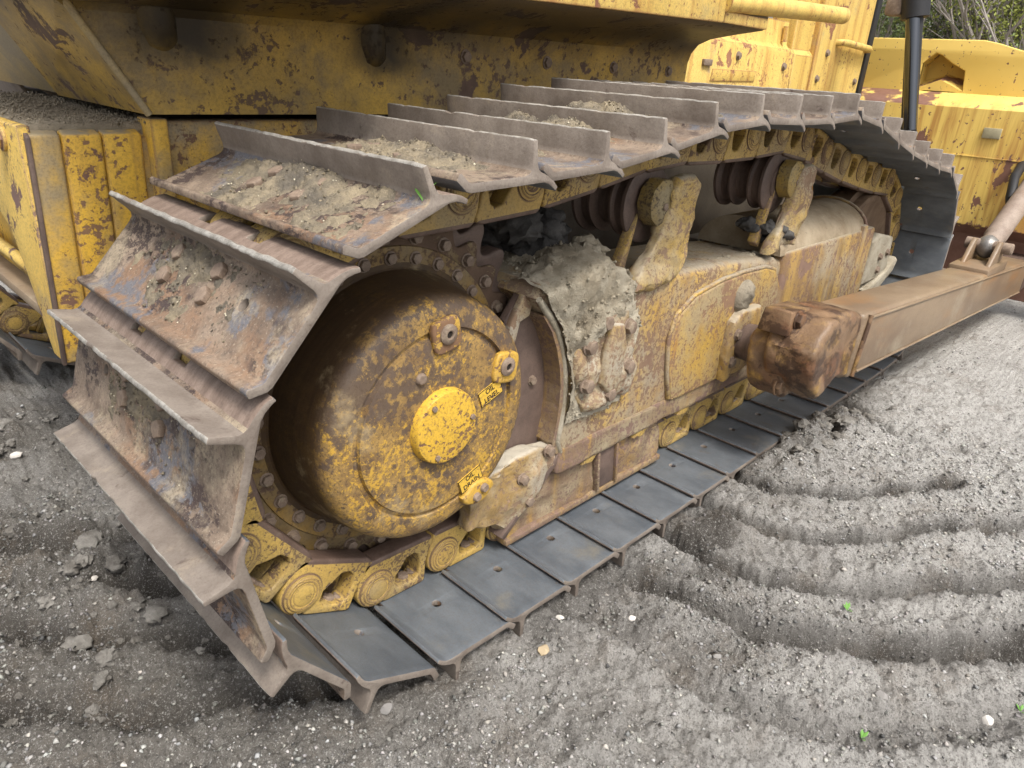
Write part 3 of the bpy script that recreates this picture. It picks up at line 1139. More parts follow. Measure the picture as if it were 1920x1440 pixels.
# ------------------------------------------------------------------ final drive
fd = obj('final_drive', lathe([(0, .1435), (.150, .1435), (.205, .1445), (.2185, .1475), (.222, .158), (.231, .160), (.235, .1505), (.262, .152), (.280, .158),
                               (.292, .169), (.2985, .186), (.304, .215), (.318, .30), (.322, .335), (.326, .338), (.3725, .340), (.375, .345), (.375, .372), (0, .372)],
                              SX, SZ, 128, angle=30), 'drive', ROOT)
tag(fd, 'drum-shaped final drive with yellow paint rubbed down to brown')
ring = obj('sprocket_ring', lathe([(.327, .3385), (.3745, .3385), (.3765, .342), (.3765, .36), (.327, .36)], SX, SZ, 96), 'sprocket_paint', fd)
cap = obj('centre_cap', lathe([(0, .121), (.080, .121), (.087, .1225), (.090, .127), (.092, .1445), (0, .1445)], SX + .003, SZ + .004, 72),
          paint('cap_paint', base=(.64, .40, .045), base2=(.60, .365, .045), chip=.22, speck=.78, streak=0, dust=.15, grime=0, chipscale=9), fd)
for a in (125, 5, 245):
    b = place('bolt', None, fd) if False else obj('bolt', hexbolt(.0075, .006, False), 'bolt', fd)
    b.matrix_basis = Matrix.Translation((SX + .003 + .074 * math.cos(math.radians(a)),   .1215, SZ + .004 + .074 * math.sin(math.radians(a))))
BR = hexbolt(.0135, .012)
BR.materials.append(M['bolt'])
for k in range(30):
    a = 2 * math.pi * (k + .4) / 30
    place('bolt', BR, fd, loc=(SX + .349 * math.cos(a), .339, SZ + .349 * math.sin(a)))
# toothed sprocket
NTEETH = 27
ph = math.radians(258.2)
outl = []
for k in range(NTEETH * 12):
    a = 2 * math.pi * k / (NTEETH * 12)
    c = math.cos(NTEETH * (a - ph))
    outl.append((SX + (.474 - .030 * math.copysign(abs(c) ** .8, c)) * math.cos(a), SZ + (.474 - .030 * math.copysign(abs(c) ** .8, c)) * math.sin(a)))
inn = [(SX + .30 * math.cos(2 * math.pi * k / 64), SZ + .30 * math.sin(2 * math.pi * k / 64)) for k in range(64)]
spr = obj('sprocket', prism([outl, inn], .355, .415, bev=.007), 'roller', ROOT)
tag(spr, 'dark worn toothed sprocket behind the final drive')
web = obj('sprocket_web', prism([[(SX + (.428 - .020 * math.cos(NTEETH * (2 * math.pi * k / 324 - ph))) * math.cos(2 * math.pi * k / 324),
                                   SZ + (.428 - .020 * math.cos(NTEETH * (2 * math.pi * k / 324 - ph))) * math.sin(2 * math.pi * k / 324)) for k in range(324)]], .343, .362, bev=.004),
          'sprocket_paint', spr)
BT = hexbolt(.0145, .018)
BT.materials.append(M['bolt'])
for k in range(27):
    a = ph + 2 * math.pi * (k + .5) / 27
    place('bolt', BT, spr, loc=(SX + .397 * math.cos(a), .344, SZ + .397 * math.sin(a)))


def on_face(r, deg, y):
    a = math.radians(deg)
    return (SX + r * math.cos(a), y, SZ + r * math.sin(a))


for (r, deg, tilt) in ((.222, 88, 10), (.222, 26, -10)):
    x, _, z = on_face(r, deg, 0)
    t_ = math.radians(tilt)
    L = []
    for k in range(24):
        a = 2 * math.pi * k / 24
        q = (abs(math.cos(a)) ** 4.5 + abs(math.sin(a)) ** 4.5) ** (-1 / 4.5)
        L.append((x + .040 * q * math.cos(a + t_), z + .040 * q * math.sin(a + t_)))
    boss = obj('plug_boss', prism([L], .134, .152, bev=.006), paint('boss_paint', base=(.56, .34, .055), chip=.6, speck=1.1, streak=0, dust=.6, grime=.7), fd)
    pl = obj('plug', lathe([(.0085, .132), (.0085, .127), (.011, .1255), (.020, .127), (.0235, .130), (.0235, .136), (0, .136)], x, z + .004, 28), 'bolt', boss)
    obj('socket', box(x - .008, x + .008, .1305, .1345, z - .004, z + .012, bev=.001), 'dark_hole', boss)
x, _, z = on_face(.147, 114, 0)
obj('plug', lathe([(0, .136), (.010, .136), (.0135, .139), (.0145, .1445), (0, .1445)], x, z, 20), 'bolt', fd)
x, _, z = on_face(.255, -61, 0)
db = obj('drain_boss', prism([[(x + .045 * math.cos(k * .3927) * (1.2 if k % 8 < 3 else .9), z + .034 * math.sin(k * .3927)) for k in range(16)]], .132, .158, bev=.008),
         paint('drain_boss_paint', base=(.52, .32, .055), chip=.6, speck=1.1, streak=0, dust=.7, grime=.7), fd)
for dx, dz in ((-.010, -.008), (.014, .010)):
    obj('drain_plug', lathe([(0, .122), (.009, .122), (.0115, .125), (.0125, .134), (0, .134)], x + dx, z + dz, 18), 'bolt', db)


def sticker(r, deg, w, h, lines, rot):
    x, _, z = on_face(r, deg, 0)
    R = Matrix.Translation((x, .1435, z)) @ Matrix.Rotation(math.radians(-rot), 4, 'Y')
    plate = obj('sticker', box(-w / 2, w / 2, -.0030, .001, -h / 2, h / 2, bev=.0006, seg=1), 'sticker', fd)
    plate.matrix_basis = R
    tag(plate, 'small yellow sticker reading ' + ' '.join(lines))
    fr = []
    for (a, b, c, d) in ((-w / 2, w / 2, h / 2 - .0015, h / 2), (-w / 2, w / 2, -h / 2, -h / 2 + .0015), (-w / 2, -w / 2 + .0015, -h / 2, h / 2), (w / 2 - .0015, w / 2, -h / 2, h / 2)):
        fr.append(box(a, b, -.0032, -.002, c, d, bev=0))
    obj('border', join(fr), 'ink', plate)
    n = len(lines)
    for i, tx in enumerate(lines):
        cu = bpy.data.curves.new('t', 'FONT')
        cu.body = tx
        cu.size = h / n * .92
        cu.align_x = 'CENTER'
        cu.align_y = 'CENTER'
        cu.extrude = .0003
        cu.offset = .0004
        to = bpy.data.objects.new('t', cu)
        me = bpy.data.meshes.new_from_object(to)
        bpy.data.objects.remove(to)
        me.materials.clear()
        me.transform(Matrix(((1, 0, 0, 0), (0, 0, -1, -.0031), (0, 1, 0, (n - 1) * h / n / 2 - i * h / n), (0, 0, 0, 1))))
        obj('lettering', me, 'ink', plate)


sticker(.160, 15, .074, .042, ['OIL', 'LEVEL'], 20)
sticker(.205, -61, .074, .040, ['OIL', 'DRAIN'], 20)

# ------------------------------------------------------------------ track frame
CRES = [(.951, .765), (.995, .715), (1.033, .666), (1.062, .608), (1.083, .544), (1.093, .485), (1.095, .424), (1.090, .365), (1.079, .306), (1.10, .262)]
frame = obj('track_frame', prism([CRES + [(1.11, .205), (1.62, .203), (2.294, .188), (2.45, .20), (2.45, .66), (2.34, .688), (2.0, .72), (1.70, .735), (1.39, .745),
                                          (1.20, .775), (1.05, .80), (.975, .80)]], .205, .56, bev=.028, res=4), 'frame', ROOT)
tag(frame, 'mud-caked yellow track frame between the sprocket and the idler')
rec = obj('guard_recess', prism([[(.90, .70), (.955, .765), (1.05, .67), (1.11, .545), (1.125, .42), (1.11, .30), (1.03, .19), (.90, .085), (.765, .13), (.80, .165), (.87, .215),
                                  (.915, .32), (.93, .45), (.925, .55), (.905, .63)]], .268, .30, bev=.008), 'roller', frame)
tag(rec, 'dark crescent guard plate round the final drive')
rim = obj('guard_rim', tube([(x + .006, .208, z) for x, z in CRES], [.009, .012, .010, .008, .009, .010, .008, .010, .009, .008], 8), 'crust', frame)
obj('guard_nose', prism([[(.895, .655), (.905, .70), (.948, .768), (.985, .74), (.975, .705), (.940, .695), (.922, .63)]], .250, .272, bev=.006, res=3), 'guard', frame)
wl = []
for (x0_, z0_), (x1_, z1_) in zip(CRES[1:-1], CRES[2:]):
    wl.append(hexa([(x0_ - .016, .206, z0_), (x0_ + .004, .206, z0_), (x0_ + .004, .285, z0_), (x0_ - .018, .285, z0_), (x1_ - .016, .206, z1_), (x1_ + .004, .206, z1_), (x1_ + .004, .285, z1_), (x1_ - .018, .285, z1_)], 0))
wm = join(wl)
bm = bmesh.new()
bm.from_mesh(wm)
bmesh.ops.remove_doubles(bm, verts=bm.verts, dist=1e-4)
bm.to_mesh(wm)
bm.free()
smooth(wm, 40)
obj('guard_wall', wm, 'low', frame)
lg = obj('lower_guard', cast(prism([[(.738, .150), (.745, .235), (.785, .285), (.866, .305), (.985, .315), (1.075, .30), (1.118, .235), (.985, .135), (.895, .065), (.845, .105)]], .205, .262, bev=.012, res=3), 4, .022, 11, 31),
         'guard', frame)
tag(lg, 'pale dusty lower sprocket guard with bolts')
obj('guard_flange', hexa([(.868, .205, .062), (.868, .262, .062), (.884, .262, .052), (.884, .205, .052), (1.098, .205, .262), (1.098, .262, .262), (1.118, .262, .245), (1.118, .205, .245)], .003), 'roller', frame)
rg = obj('roller_guard', cast(prism([[(.905, .012), (.955, .095), (1.11, .196), (1.33, .192), (1.40, .205), (1.66, .205), (1.70, .15), (1.725, .05), (1.70, .012)]], .226, .262, bev=.006), 4, .018, 10, 61), 'low', frame)
obj('guard_foot', box(.902, 1.715, .214, .275, .010, .030, .004), 'low', frame)
obj('guard_slot', hexa([(1.345, .2165, .035), (1.345, .222, .035), (1.425, .222, .035), (1.425, .2165, .035), (1.325, .2165, .18), (1.325, .222, .18), (1.405, .222, .18), (1.405, .2165, .18)], .001), 'roller', frame)
for xr in (1.325, 1.425):
    obj('rib', hexa([(xr, .206, .03), (xr, .228, .03), (xr + .012, .228, .03), (xr + .012, .206, .03), (xr - .02, .206, .19), (xr - .02, .228, .19), (xr - .008, .228, .19), (xr - .008, .206, .19)], .003), 'low', frame)
obj('lower_rail', cast(box(1.09, 2.42, .199, .24, .190, .275, .010), 4, .010, 8, 62), 'low', frame)
for xk in (1.22, 1.50, 1.78):
    obj('guard_clip', prism([[(xk, .172), (xk + .02, .205), (xk + .10, .215), (xk + .12, .19), (xk + .075, .185), (xk + .055, .165)]], .205, .23, bev=.004), 'link', frame)
# raised side cover with its weld bead
PAN = [(1.677, .275), (1.643, .384), (1.622, .507), (1.652, .589), (1.754, .639), (1.925, .663), (2.08, .668), (2.253, .662), (2.34, .640), (2.40, .56), (2.41, .30), (2.35, .262), (1.72, .262)]
pan = obj('side_cover', prism([PAN], .190, .215, bev=.010, res=3), 'panel', frame)
obj('weld_bead', tube([(x - .004, .200, z + .004) for x, z in ([(1.70, .268)] + PAN[:10])], .009, 8), 'frame', pan)
obj('dirt_filled_boss', cast(lathe([(0, .166), (.03, .166), (.050, .172), (.060, .184), (.064, .200), (0, .200)], 2.09, .575, 28), 2, .02, 16, 3), 'grit', pan)
# front spring box with domed cover
fb = obj('spring_housing', box(2.40, 3.24, .188, .575, .25, .705, .02, 3), 'frame_front', frame)
obj('end_flange', box(3.21, 3.265, .182, .58, .24, .725, .012), 'frame_front', fb)
obj('end_block', box(3.265, 3.40, .192, .57, .24, .70, .015), 'frame_front', fb)
V, Fc = [], []
for i in range(15):
    a = math.pi * i / 14
    V += [(2.36, YC - .185 * math.cos(a), .69 + .128 * math.sin(a)), (3.25, YC - .185 * math.cos(a), .69 + .128 * math.sin(a))]
for i in range(14):
    Fc.append((2 * i, 2 * i + 2, 2 * i + 3, 2 * i + 1))
Fc += [tuple(range(0, 30, 2))[::-1], tuple(range(1, 30, 2))]
obj('domed_cover', mesh_from(V, Fc), 'dome', fb)
rimp = [(3.262, YC - .19 * math.cos(math.pi * i / 14), .69 + .132 * math.sin(math.pi * i / 14)) for i in range(15)]
obj('cover_rim', tube(rimp, .008, 8), 'frame_front', fb)
# idler yoke block
yb = obj('idler_yoke', prism([[(3.42, .40), (3.42, .62), (3.50, .655), (3.72, .615), (3.74, .44), (3.60, .40)]], .190, .30, bev=.02, res=3), 'crust', frame)
tag(yb, 'pale dusty idler yoke block')
obj('yoke_foot', prism([[(3.46, .30), (3.44, .37), (3.70, .44), (3.80, .50), (3.84, .48), (3.80, .42), (3.66, .36)]], .175, .25, bev=.012), 'crust', yb)
for x, z in ((3.56, .53), (3.66, .54), (3.57, .46)):
    b = obj('bolt', hexbolt(.016, .014), 'bolt', yb)
    b.matrix_basis = Matrix.Translation((x, .19, z))
# bolted pivot cap, half buried in dried mud
cp = obj('pivot_cap', cast(prism([[(1.17, .675), (1.25, .700), (1.34, .675), (1.385, .60), (1.40, .47), (1.375, .40), (1.30, .385), (1.17, .39), (1.115, .45), (1.112, .60)]], .176, .215, bev=.014, res=3), 4, .03, 12, 33), 'guard', frame)
obj('cap_ridge', prism([[(1.235, .655), (1.30, .64), (1.325, .57), (1.315, .45), (1.26, .42), (1.215, .47), (1.222, .56)]], .160, .19, bev=.016, res=3), 'guard', cp)
for x, z in ((1.155, .478), (1.335, .622), (1.355, .488), (1.150, .60), (1.215, .660), (1.27, .420)):
    b = obj('bolt', hexbolt(.021, .022), 'bolt', cp)
    b.matrix_basis = Matrix.Translation((x, .178, z))
for x, y, z in ((1.045, .205, .29), (.94, .206, .235), (.97, .206, .15)):
    b = obj('bolt', hexbolt(.016, .018), 'bolt', lg)
    b.matrix_basis = Matrix.Translation((x, y, z))
b = obj('bolt', hexbolt(.012, .012), 'bolt', rec)
b.matrix_basis = Matrix.Translation((1.02, .268, .50))


# dried mud over the frame top and its rear shoulder
def mud_sheet():
    nx_, nv = 150, 90
    xs = np.linspace(.93, 2.42, nx_)
    v = np.linspace(0, 1, nv)
    X, Vv = np.meshgrid(xs, v, indexing='ij')
    # v: 0 low on the side .. 0.55 shoulder .. 1 at the inner edge of the top
    sideh = .36 + .30 * sstep(1.36, 1.44, X) + .02 * fbm(X, Vv, 6, 3, .5, 2)         # the mud reaches far down only at the rear
    sideh = np.minimum(sideh, .70)
    topz = .80 - .07 * sstep(1.0, 1.45, X) + .095 * np.exp(-((X - 1.22) / .17) ** 2) - .02 * sstep(1.9, 2.4, X)
    tt = np.clip(Vv / .5, 0, 1)
    Zs = sideh + (topz - .03 - sideh) * tt
    xl = .20 + .035 * sstep(.0, 1, tt) * 0
    u = np.clip((Vv - .5) / .5, 0, 1)
    Y = np.where(Vv < .5, .195 + .012 * tt, .205 + .36 * u)
    Z = np.where(Vv < .5, Zs, topz - .03 * (1 - np.clip(u * 6, 0, 1)) - .04 * u)
    n1 = fbm(X, Vv, 5, 4, .55, 31)
    n2 = fbm(X * 3, Vv * 2, 14, 4, .6, 33)
    bul = np.exp(-((X - 1.2) / .2) ** 2)
    Y = Y - np.where(Vv < .55, (.022 + .035 * bul) * np.clip(tt * 2.2, 0, 1) * (.75 + 1.2 * n1) + .007 * n2, 0)
    Z = Z + np.where(Vv >= .45, .030 * n1 + .014 * n2, 0)
    # rear end follows the crescent
    xr = np.interp(Z, [.30, .42, .55, .67, .77, .9], [1.09, 1.105, 1.09, 1.045, .965, .93])
    X2 = np.where(X < 1.25, xr + (X - .93) / (1.25 - .93) * (1.25 - xr), X)
    V = np.stack([X2, Y, Z], -1).reshape(-1, 3)
    idx = np.arange(nx_ * nv).reshape(nx_, nv)
    Q = np.stack([idx[:-1, :-1], idx[1:, :-1], idx[1:, 1:], idx[:-1, 1:]], -1).reshape(-1, 4)
    # ragged lower limit, keeps clear of the bolted cap and the painted side
    hole = (((V[:, 0] - 1.255) / .115) ** 2 + ((V[:, 2] - .53) / .12) ** 2 + .5 * fbm(V[:, 0], V[:, 2], 16, 3, .5, 40)) < 1
    hole |= (V[:, 1] < .23) & (V[:, 0] > 1.40 + .05 * fbm(V[:, 2], V[:, 0], 12, 3, .5, 41)) & (V[:, 2] < .73 + .03 * fbm(V[:, 0], V[:, 2], 9, 3, .5, 42))
    keep = ~hole[Q].any(1)
    return np_mesh(V, Q[keep])


mud = obj('dried_mud', mud_sheet(), 'crust', frame)
mud['kind'] = 'stuff'


def crumbs(me, n, smin, smax, seed, mat, parent, name='crumbs', zmin=None):
    r = np.random.default_rng(seed)
    co = np.empty(len(me.vertices) * 3)
    me.vertices.foreach_get('co', co)
    used = np.zeros(len(me.vertices), bool)
    li = np.empty(len(me.loops), dtype=np.int32)
    me.loops.foreach_get('vertex_index', li)
    used[li] = True
    co = co.reshape(-1, 3)[used]
    pos = co[r.integers(0, len(co), n)] + r.normal(0, .003, (n, 3))
    s_ = smin + (smax - smin) * r.random(n) ** 2.5
    base = np.array([(1, 0, 0), (-1, 0, 0), (0, 1, 0), (0, -1, 0), (0, 0, 1), (0, 0, -1)], float)
    V = (base[None] * r.uniform(.5, 1.15, (n, 6, 1)) + r.uniform(-.3, .3, (n, 6, 3))) * s_[:, None, None] + pos[:, None, :]
    tri = np.array([(0, 2, 4), (2, 1, 4), (1, 3, 4), (3, 0, 4), (2, 0, 5), (1, 2, 5), (3, 1, 5), (0, 3, 5)])
    m_ = np_mesh(V.reshape(-1, 3), (tri[None] + 6 * np.arange(n)[:, None, None]).reshape(-1, 3), smooth_all=False)
    o = obj(name, m_, mat, parent)
    o['kind'] = 'stuff'
    return o


crumbs(mud.data, 2600, .0015, .008, 4, 'crust', frame, 'mud_crumbs')
for ch in [o for o in bpy.data.objects if o.name.startswith('caked_dirt')]:
    crumbs(ch.data, 380, .0012, .005, 6, 'shoe_dirt', ch.parent, 'dirt_crumbs')
    crumbs(ch.data, 45, .0012, .0045, 7, 'crumb_pale', ch.parent, 'pale_crumbs')


def clod_mesh(r, seed):
    bm = bmesh.new()
    bmesh.ops.create_icosphere(bm, subdivisions=3, radius=1)
    C_ = np.array([v.co[:] for v in bm.verts])
    A_ = fbm(C_[:, 0] * 1.3 + C_[:, 2], C_[:, 1] * 1.3 - C_[:, 2] * .7, 1.6, 5, .62, seed)
    for v, a in zip(bm.verts, A_):
        v.co = v.co * (1 + .75 * float(a)) * r
        v.co.z *= .7
    me = bpy.data.meshes.new('clod')
    bm.to_mesh(me)
    bm.free()
    smooth(me, 70)
    return me


def lumps(name, spots, mat, parent, seed, kind='stuff'):
    ms = []
    for i, (x, y, z, r) in enumerate(spots):
        m_ = clod_mesh(r, seed + i)
        m_.transform(Matrix.Translation((x, y, z)) @ Matrix.Rotation(i * 1.3, 4, 'Z'))
        ms.append(m_)
    o = obj(name, join(ms, 70), mat, parent)
    o['kind'] = kind
    return o


rs = random.Random(3)
lumps('earth_lumps', [(rs.uniform(.98, 1.32), rs.uniform(.40, .62), .83 + rs.uniform(-.05, .09), rs.uniform(.03, .075)) for _ in range(34)], 'crust_dark', frame, 50)
lumps('mud_lumps', [(1.24, .28, .835, .045), (1.13, .25, .79, .03), (1.30, .33, .835, .045), (1.40, .24, .755, .025)], 'crust', frame, 80)
lumps('mud_lumps', [(2.36 + rs.uniform(-.07, .07), .27 + rs.uniform(-.05, .05), .76 + rs.uniform(-.03, .05), rs.uniform(.02, .04)) for _ in range(16)], 'crust_dark', frame, 120)

rs = random.Random(17)
cl_ = []
for k_ in range(210):
    if k_ < 150:
        x_, y_ = rs.uniform(-.35, .30), rs.uniform(.45, 2.2)
    elif k_ < 210:
        x_, y_ = rs.gauss(2.55, .28), rs.gauss(-.09, .06)
    else:
        x_, y_ = rs.uniform(.9, 2.0), rs.uniform(-.9, -.03)
    r_ = .008 + .026 * rs.random() ** 3
    cl_.append((x_, y_, float(ground_z(np.array([x_]), np.array([y_]))[0]) + r_ * .25, r_))
ms_ = []
protos = [clod_mesh(1.0, 200 + q) for q in range(14)]
for k_, (x_, y_, z_, r_) in enumerate(cl_):
    m_ = protos[k_ % 14].copy()
    m_.transform(Matrix.Scale(r_, 4))
    m_.transform(Matrix.Translation((x_, y_, z_)) @ Matrix.Rotation(k_ * 1.7, 4, 'Z'))
    ms_.append(m_)
ck = obj('earth_clods', join(ms_, 70), 'clod')
tag(ck, 'loose crumbly earth clods strewn along the ruts', kind='stuff')

# ------------------------------------------------------------------ carrier rollers, track rollers, idler
ROLL = [(0, .268), (.060, .268), (.062, .274), (.110, .276), (.117, .281), (.117, .292), (.1025, .300), (.0985, .304), (.0985, .330), (.1035, .334), (.108, .338), (.108, .346), (.095, .350),
        (.080, .356), (.074, .381)]
ROLL = ROLL + [(r, 2 * YC - y) for r, y in ROLL[::-1][1:]]
BRK = [(1.374, .72), (1.405, .789), (1.475, .870), (1.512, .95), (1.520, 1.005), (1.535, 1.035), (1.617, 1.035), (1.652, 1.015), (1.668, .93), (1.668, .84), (1.64, .775), (1.60, .72)]
for k, (cx, cz, dx) in enumerate(((1.505, .952, 0.0), (2.375, .962, .885))):
    ro = obj('carrier_roller', lathe(ROLL, cx, cz, 56), 'roller', ROOT)
    b2 = [(x + dx, z - (.0 if k == 0 else .004)) for x, z in BRK]
    br = obj('roller_bracket', cast(prism([b2], .192, .240, bev=.016, res=3), 4, .024, 13, 20 + k), 'bracket', ROOT)
    tag(br, 'dirt-caked carrier roller bracket ' + ('nearest the sprocket' if k == 0 else 'nearest the idler'))
    hx, hz = (1.486, .965) if k == 0 else (2.392, .980)
    obj('shaft_holder', lathe([(0, .208), (.058, .208), (.070, .216), (.072, .262), (.058, .272), (0, .272)], hx + .012, hz, 10, wob=.02, seed=k), 'holder', br)
    obj('inner_strut', hexa([(hx - .075, .262, hz - .10), (hx - .075, .30, hz - .10), (hx - .035, .30, hz - .03), (hx - .035, .262, hz - .03),
                             (hx - .135, .262, hz - .235), (hx - .135, .30, hz - .235), (hx - .095, .30, hz - .26), (hx - .095, .262, hz - .26)], .008), 'bracket', br)
    obj('bolt', hexbolt(.012, .008), 'bolt', br).matrix_basis = Matrix.Translation((hx + .01, .212, hz - .01))
for xr in np.linspace(1.05, 3.05, 7):
    obj('track_roller', lathe([(0, .275), (.075, .275), (.120, .279), (.124, .284), (.124, .305), (.105, .312), (.105, .45), (.124, .458), (.124, .478), (.075, .487), (0, .487)], xr, .242, 32), 'roller', ROOT)
RT_ = RI - .086
idl = obj('idler_wheel', lathe([(0, .330), (.10, .330), (.13, .322), (.22, .318), (.30, .300), (RT_ - .025, .288), (RT_ - .006, .291), (RT_, .300), (RT_, .332), (RT_ + .028, .340), (RT_ + .028, .422),
                                (RT_, .43), (RT_, .462), (RT_ - .02, .474), (.13, .44), (0, .43)], IX, IZ, 80), 'idler', ROOT)
tag(idl, 'rusty brown front idler wheel')

# ------------------------------------------------------------------ push arm with its ball trunnion
arm = obj('push_arm', hexa([(2.235, -.20, .335), (2.235, -.005, .335), (2.235, -.005, .578), (2.262, -.20, .580), (5.30, -.21, .128), (5.30, -.01, .128), (5.30, -.01, .352), (5.30, -.21, .352)], .018, 3), 'arm', ROOT)
tag(arm, 'rust-brown box-section push arm running forward along the track')
obj('weld_bead', tube([(2.30, -.205, .572), (2.285, -.206, .50), (2.27, -.206, .42), (2.262, -.204, .345)], .009, 8), 'trunnion', arm)
tr = obj('trunnion', cast(prism([[(1.905, .43), (1.900, .50), (1.94, .555), (2.00, .598), (2.10, .606), (2.20, .594), (2.27, .572), (2.262, .345), (2.225, .338), (2.16, .352), (2.12, .345), (2.075, .305),
                             (2.02, .305), (1.955, .36)]], -.188, -.0, bev=.026, res=3), 4, .013, 12, 5), 'trunnion', arm)
tag(tr, 'rounded rusty trunnion casting with yellow paint remnants')
tcap = obj('trunnion_cap', cast(prism([[(1.93, .42), (1.925, .49), (1.96, .53), (2.02, .545), (2.09, .53), (2.12, .44), (2.11, .33), (2.07, .290), (1.99, .290), (1.945, .35)]], -.085, .062, bev=.020, res=3), 4, .012, 14, 6), 'trunnion', arm)
for x, z in ((1.965, .335), (1.955, .49)):
    b = obj('bolt', hexbolt(.028, .022), 'trunnion', tcap)
    b.matrix_basis = Matrix.Translation((x, -.058, z))
lug = obj('lug', hexa([(1.905, -.075, .535), (1.905, .035, .535), (1.915, .025, .618), (1.915, -.075, .618), (2.09, -.075, .535), (2.09, .025, .535), (2.09, .025, .606), (2.09, -.075, .606)], .007), 'trunnion', tcap)
b = obj('nut', hexbolt(.026, .022), 'trunnion', lug)
b.matrix_basis = Matrix.Translation((1.965, -.075, .585))
ball = obj('trunnion_ball', lathe([(0, .0), (.06, .01), (.075, .04), (.078, .08), (.072, .12), (.065, .20), (0, .21)], 2.10, .41, 32), 'roller', ROOT)
seat = obj('trunnion_seat', cast(prism([[(2.00, .27), (1.985, .40), (2.00, .50), (2.06, .535), (2.2, .53), (2.22, .30), (2.15, .265)]], .155, .20, bev=.014, res=3), 3, .016, 12, 44), 'frame_front', frame)
for x, z in ((2.03, .45), (2.025, .34)):
    b = obj('bolt', hexbolt(.019, .014), 'bolt', seat)
    b.matrix_basis = Matrix.Translation((x, .157, z))
obj('arm_stub', box(5.28, 5.56, -.205, -.015, .135, .345, .012), 'roller', arm)
for zz0, zz1, yy in ((.560, .335, -.203), (.352, .146, -.203)):
    obj('weld_bead', tube([(2.30, yy, zz0), (3.0, yy - .002, zz0 + (zz1 - zz0) * .235), (4.2, yy - .005, zz0 + (zz1 - zz0) * .633), (5.28, yy - .008, zz1)], .005, 6), 'arm', arm)
# clevis and tilt strut at the far end of the arm
cl = obj('clevis', join([hexa([(4.20, y, .44), (4.20, y + .025, .44), (4.50, y + .025, .42), (4.50, y, .42), (4.34, y, .585), (4.34, y + .025, .585), (4.46, y + .025, .565), (4.46, y, .565)], .008) for y in (-.185, -.06)] +
                        [box(4.12, 4.56, -.205, -.005, .40, .462, .012)]), 'arm', ROOT)
obj('ball_end', lathe([(0, -.155), (.045, -.150), (.062, -.125), (.068, -.112), (.062, -.085), (.045, -.062), (0, -.06)], 4.42, .535, 32), 'ball', cl)
obj('pin', lathe([(0, -.235), (.026, -.235), (.032, -.228), (.032, .0), (0, .0)], 4.40, .545, 24), 'bolt', cl)
stt = obj('tilt_strut', tube([(4.42, -.11, .54), (4.52, -.11, .578), (4.53, -.11, .582), (5.5, -.09, .93)], [.050, .052, .060, .060], 24), 'strut', ROOT)
obj('hydraulic_hose', tube([(5.45, .05, .60), (5.25, -.03, .62), (5.10, -.045, .66), (5.05, -.03, .75), (5.15, -.0, .86), (5.45, .03, .93)], .028, 10), 'black', ROOT)

# ------------------------------------------------------------------ hull, gear case, fender
obj('hull', box(.36, 4.55, 1.005, 2.02, .42, 1.13, .02), 'under', ROOT)
for y in (.56,):
    obj('axle_tube', lathe([(0, .40), (.20, .40), (.23, .70), (.26, 1.01), (0, 1.01)], SX, SZ, 40), 'under', ROOT)
    obj('pivot_beam', box(1.1, 1.5, .5, 1.02, .30, .52, .03), 'under', ROOT)
    obj('front_beam', box(3.0, 3.3, .5, 1.02, .35, .55, .03), 'under', ROOT)
case = obj('gear_case', box(.115, .40, 1.012, 2.05, .56, 1.10, .02), 'case', ROOT)
tag(case, 'chipped yellow rear gear case with a gritty top')
for x0, x1, xt, y in ((.073, .140, .0, 1.0), (.143, .228, .0, .998), (.231, .322, .0, 1.002)):
    obj('side_plate', hexa([(x0 - .015, y, .55), (x0 - .015, y + .05, .55), (x0, y + .05, 1.118), (x0, y, 1.105), (x1 - .015, y, .55), (x1 - .015, y + .05, .55), (x1, y + .05, 1.118), (x1, y, 1.105)], .007, 3), 'case', case)
obj('flange', hexa([(.335, .972, .55), (.335, 1.06, .55), (.335, 1.06, 1.142), (.335, .972, 1.142), (.378, .972, .55), (.378, 1.06, .55), (.378, 1.06, 1.142), (.378, .972, 1.142)], .006), 'case', case)
obj('front_plate', box(.38, .95, 1.0, 1.05, .60, 1.135, .006), 'case', case)
obj('case_top', box(.08, .40, 1.03, 2.08, 1.085, 1.128, .012), 'grit', case)
ct_ = bpy.data.meshes.new('t')
ct_.from_pydata([(x, y, 1.128 + .006 * random.random()) for x in np.linspace(.09, .39, 30) for y in np.linspace(1.0, 2.05, 90)], [], [(i, i + 1, i + 2) for i in range(0, 2690, 1)])
crumbs(ct_, 3500, .0015, .0055, 9, 'grit', case, 'grit_crumbs')
# rear plate with its opening, bolt and ledge
RP = [(1.01, 1.125), (1.30, 1.125), (1.62, 1.125), (1.62, .86), (1.335, .875), (1.27, .85), (1.215, .78), (1.165, .70), (1.13, .62), (1.09, .55), (1.01, .55)]
rpl = obj('rear_plate', prism([RP], .056, .085, 'yz', bev=.007), 'case_rear', case)
tag(rpl, 'bright chipped yellow rear plate of the gear case')
obj('corner_strip', hexa([(.050, .994, .55), (.050, 1.010, .55), (.068, 1.010, 1.11), (.068, .994, 1.10), (.060, .994, .55), (.060, 1.010, .55), (.078, 1.010, 1.11), (.078, .994, 1.10)], .002), 'roller', case)
bb = obj('bolt', hexbolt(.024, .030), 'case_rear', rpl)
bb.matrix_basis = Matrix.Translation((.056, 1.135, 1.085)) @ Matrix.Rotation(-math.pi / 2, 4, 'Z')
obj('inner_box', box(.13, .30, 1.13, 1.95, .66, .90, .01), 'case', case)
obj('ledge', box(.06, .34, 1.14, 1.98, .635, .665, .006), 'arm', case)
obj('tie_bar', tube([(.09, 1.15, .735), (.09, 1.95, .735)], .018, 10), 'case_rear', case)

